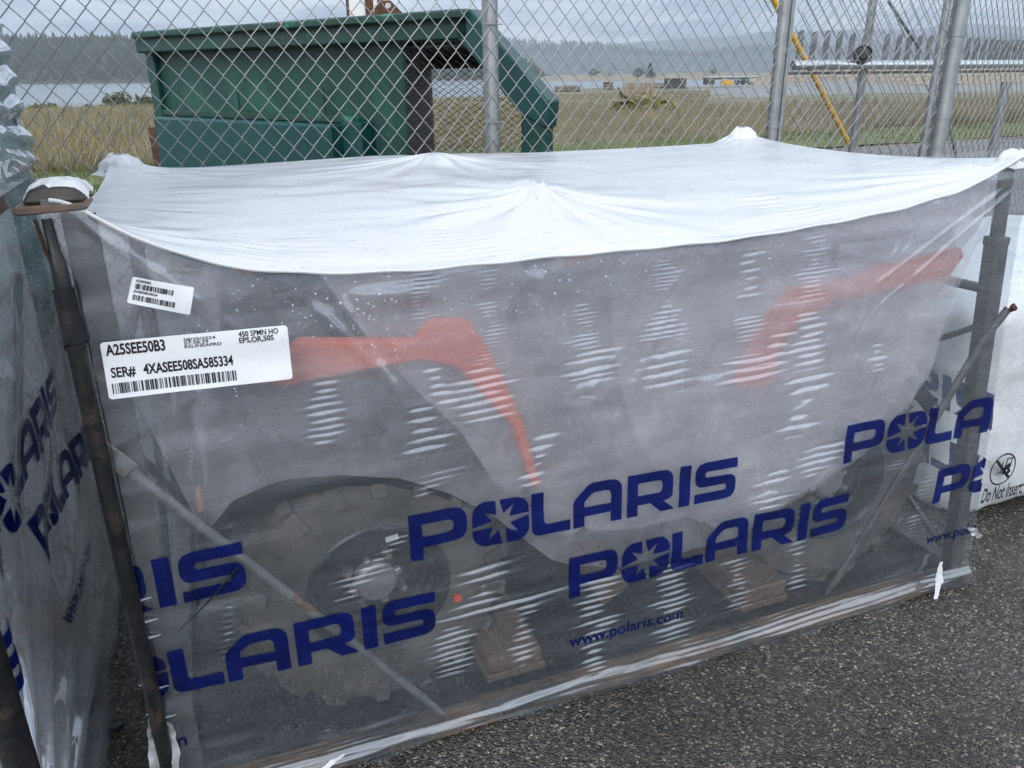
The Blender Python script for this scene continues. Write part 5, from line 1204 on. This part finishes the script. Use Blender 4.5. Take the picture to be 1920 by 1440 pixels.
# ================================================================== WHITE TARP PACKAGE (right)
tp0 = np.array([2.37, .235]); c0 = Cw(*tp0); tr_ = empty('tarp_package', (c0[0], c0[1], 0), CROT); tag(tr_, 'white woven tarp package behind the right end of the crate', 'package')
pw_, pd_, ph_ = 1.5, .95, .80
def tarp_pt(u, v, face):
    pass
def soft_box():
    bm = bmesh.new(); bmesh.ops.create_cube(bm, size=1); bmesh.ops.subdivide_edges(bm, edges=bm.edges[:], cuts=46, use_grid_fill=True)
    P = np.array([v.co[:] for v in bm.verts]); Q = P*2
    k = 10; nn = (np.abs(Q)**k).sum(1)**(1/k); Q = Q/nn[:, None]; Q[:, 2] = np.where(P[:, 2] < 0, np.minimum(Q[:, 2]*1.0, Q[:, 2]), Q[:, 2])
    X = (Q[:, 0]+1)/2*pw_; Y = (Q[:, 1]+1)/2*pd_; Z = (Q[:, 2]+1)/2*ph_
    nrm = Q/np.linalg.norm(Q, axis=1)[:, None]; a = .014*noise2(X+Y, Z, 5, 301, 3)+.006*noise2(X*3+Y*3, Z, 9, 302, 2)
    Z = Z+.05*np.sin(X*2.2)*(Z > ph_*.8)
    X = X+nrm[:, 0]*a; Y = Y+nrm[:, 1]*a; Z = np.maximum(Z+nrm[:, 2]*a, .004+.012*np.abs(noise2(X*3, Y*3, 3, 303, 2))*(Z < .08))
    for v, x, y, z in zip(bm.verts, X, Y, Z): v.co = (x, y, z)
    me = bpy.data.meshes.new('tarp_cover'); bm.to_mesh(me); bm.free(); me.polygons.foreach_set('use_smooth', [True]*len(me.polygons)); me.materials.append(M['tarp'])
    o = bpy.data.objects.new('tarp_cover', me); COL.objects.link(o); o.parent = tr_
soft_box()
tsurf = lambda s, z: np.stack([s-tp0[0], np.full_like(s, -.030), z], -1)
TD = tp0[1]-.03
tf = lambda x, y: fp(x, y, TD)
c = tf(1880, 880); rx = abs(tf(1902, 880)[0]-tf(1857, 880)[0])/2; rz = abs(tf(1880, 852)[1]-tf(1880, 908)[1])/2
ring = []; rf_ = []
for k in range(48):
    t_ = 2*math.pi*k/48; ring += [(c[0]+rx*math.cos(t_), c[1]+rz*math.sin(t_)), (c[0]+.90*rx*math.cos(t_), c[1]+.90*rz*math.sin(t_))]
rf_ = [(2*k, 2*((k+1) % 48), 2*((k+1) % 48)+1, 2*k+1) for k in range(48)]
idm = lambda u, v: (u, v)
pk = lay('no_fork_symbol', ring, rf_, idm, M['ink'], tr_, None, tsurf)
def sym(pts): return [(c[0]+u*rx, c[1]+v*rz) for u, v in pts]
def quad(pts):
    V = sym(pts); return lay('symbol_stroke', V, [tuple(range(len(V)))], idm, M['ink'], pk, None, tsurf)
quad([(-.70, .56), (-.56, .70), (.70, -.56), (.56, -.70)]); quad([(-.05, -.10), (.50, -.10), (.62, .12), (.45, .34), (.05, .12)]); quad([(.10, .10), (.2, .62), (.28, .62), (.20, .10)]); quad([(.5, .2), (.56, .62), (.64, .62), (.60, .1)]); quad([(.15, .66), (.64, .66), (.64, .58), (.15, .58)])
quad([(-.62, -.30), (-.08, -.16), (-.08, -.05), (-.12, -.05)]); quad([(-.14, -.3), (-.06, -.3), (-.06, .5), (-.14, .5)])
for u in (.12, .52): quad([(u+.15*math.cos(x), -.22+.15*math.sin(x)) for x in np.linspace(0, 6.283, 12, endpoint=False)])
a, b = tf(1838, 944), tf(1918, 914); V, Fc, wv, q = font_polys('Do Not Insert:', .02); k = (b[0]-a[0])/wv
kz = (tf(1880, 908)[1]-tf(1880, 934)[1])/.729
lay('printed_text', V, Fc, lambda u, v: (a[0]+u*k+.15*v*k, a[1]+v*kz+.0*u), M['ink'], tr_, None, tsurf)

# small litter on the asphalt between the crates
p = atz(264, 1325); o = MB().tube([(0, 0, .006), (.006, .02, .007), (.004, .042, .008), (.012, .062, .006)], .0018, 5).build('dry_twig', M['rust']); o.location = (p[0], p[1], 0); tag(o, 'thin reddish twig on the asphalt between the crates', 'twig')
p = atz(205, 1375); o = MB().prism([(0, 0), (.02, .004), (.028, .018), (.012, .026), (-.006, .016)], lambda u, v, h: (u, v, h), .006, .013).build('dark_leaf', M['ink']); o.location = (p[0], p[1], 0); tag(o, 'small dark leaf scrap on the asphalt between the crates', 'leaf')

# ================================================================== HAZE
hz = MB().bx(-3600, 6600, -60, 5000, -9.5, 320).build('haze', None); tag(hz, 'damp haze in the air over the river', 'haze', kind='stuff')
m = bpy.data.materials.new('haze_air'); m.use_nodes = True; t = m.node_tree; t.nodes.clear(); om = N(t, 'ShaderNodeOutputMaterial'); pv = N(t, 'ShaderNodeVolumePrincipled')
pv.inputs['Color'].default_value = (.80, .88, 1, 1); pv.inputs['Density'].default_value = .00032; pv.inputs['Anisotropy'].default_value = .2; L(t, pv.outputs[0], om.inputs['Volume']); hz.data.materials.append(m)
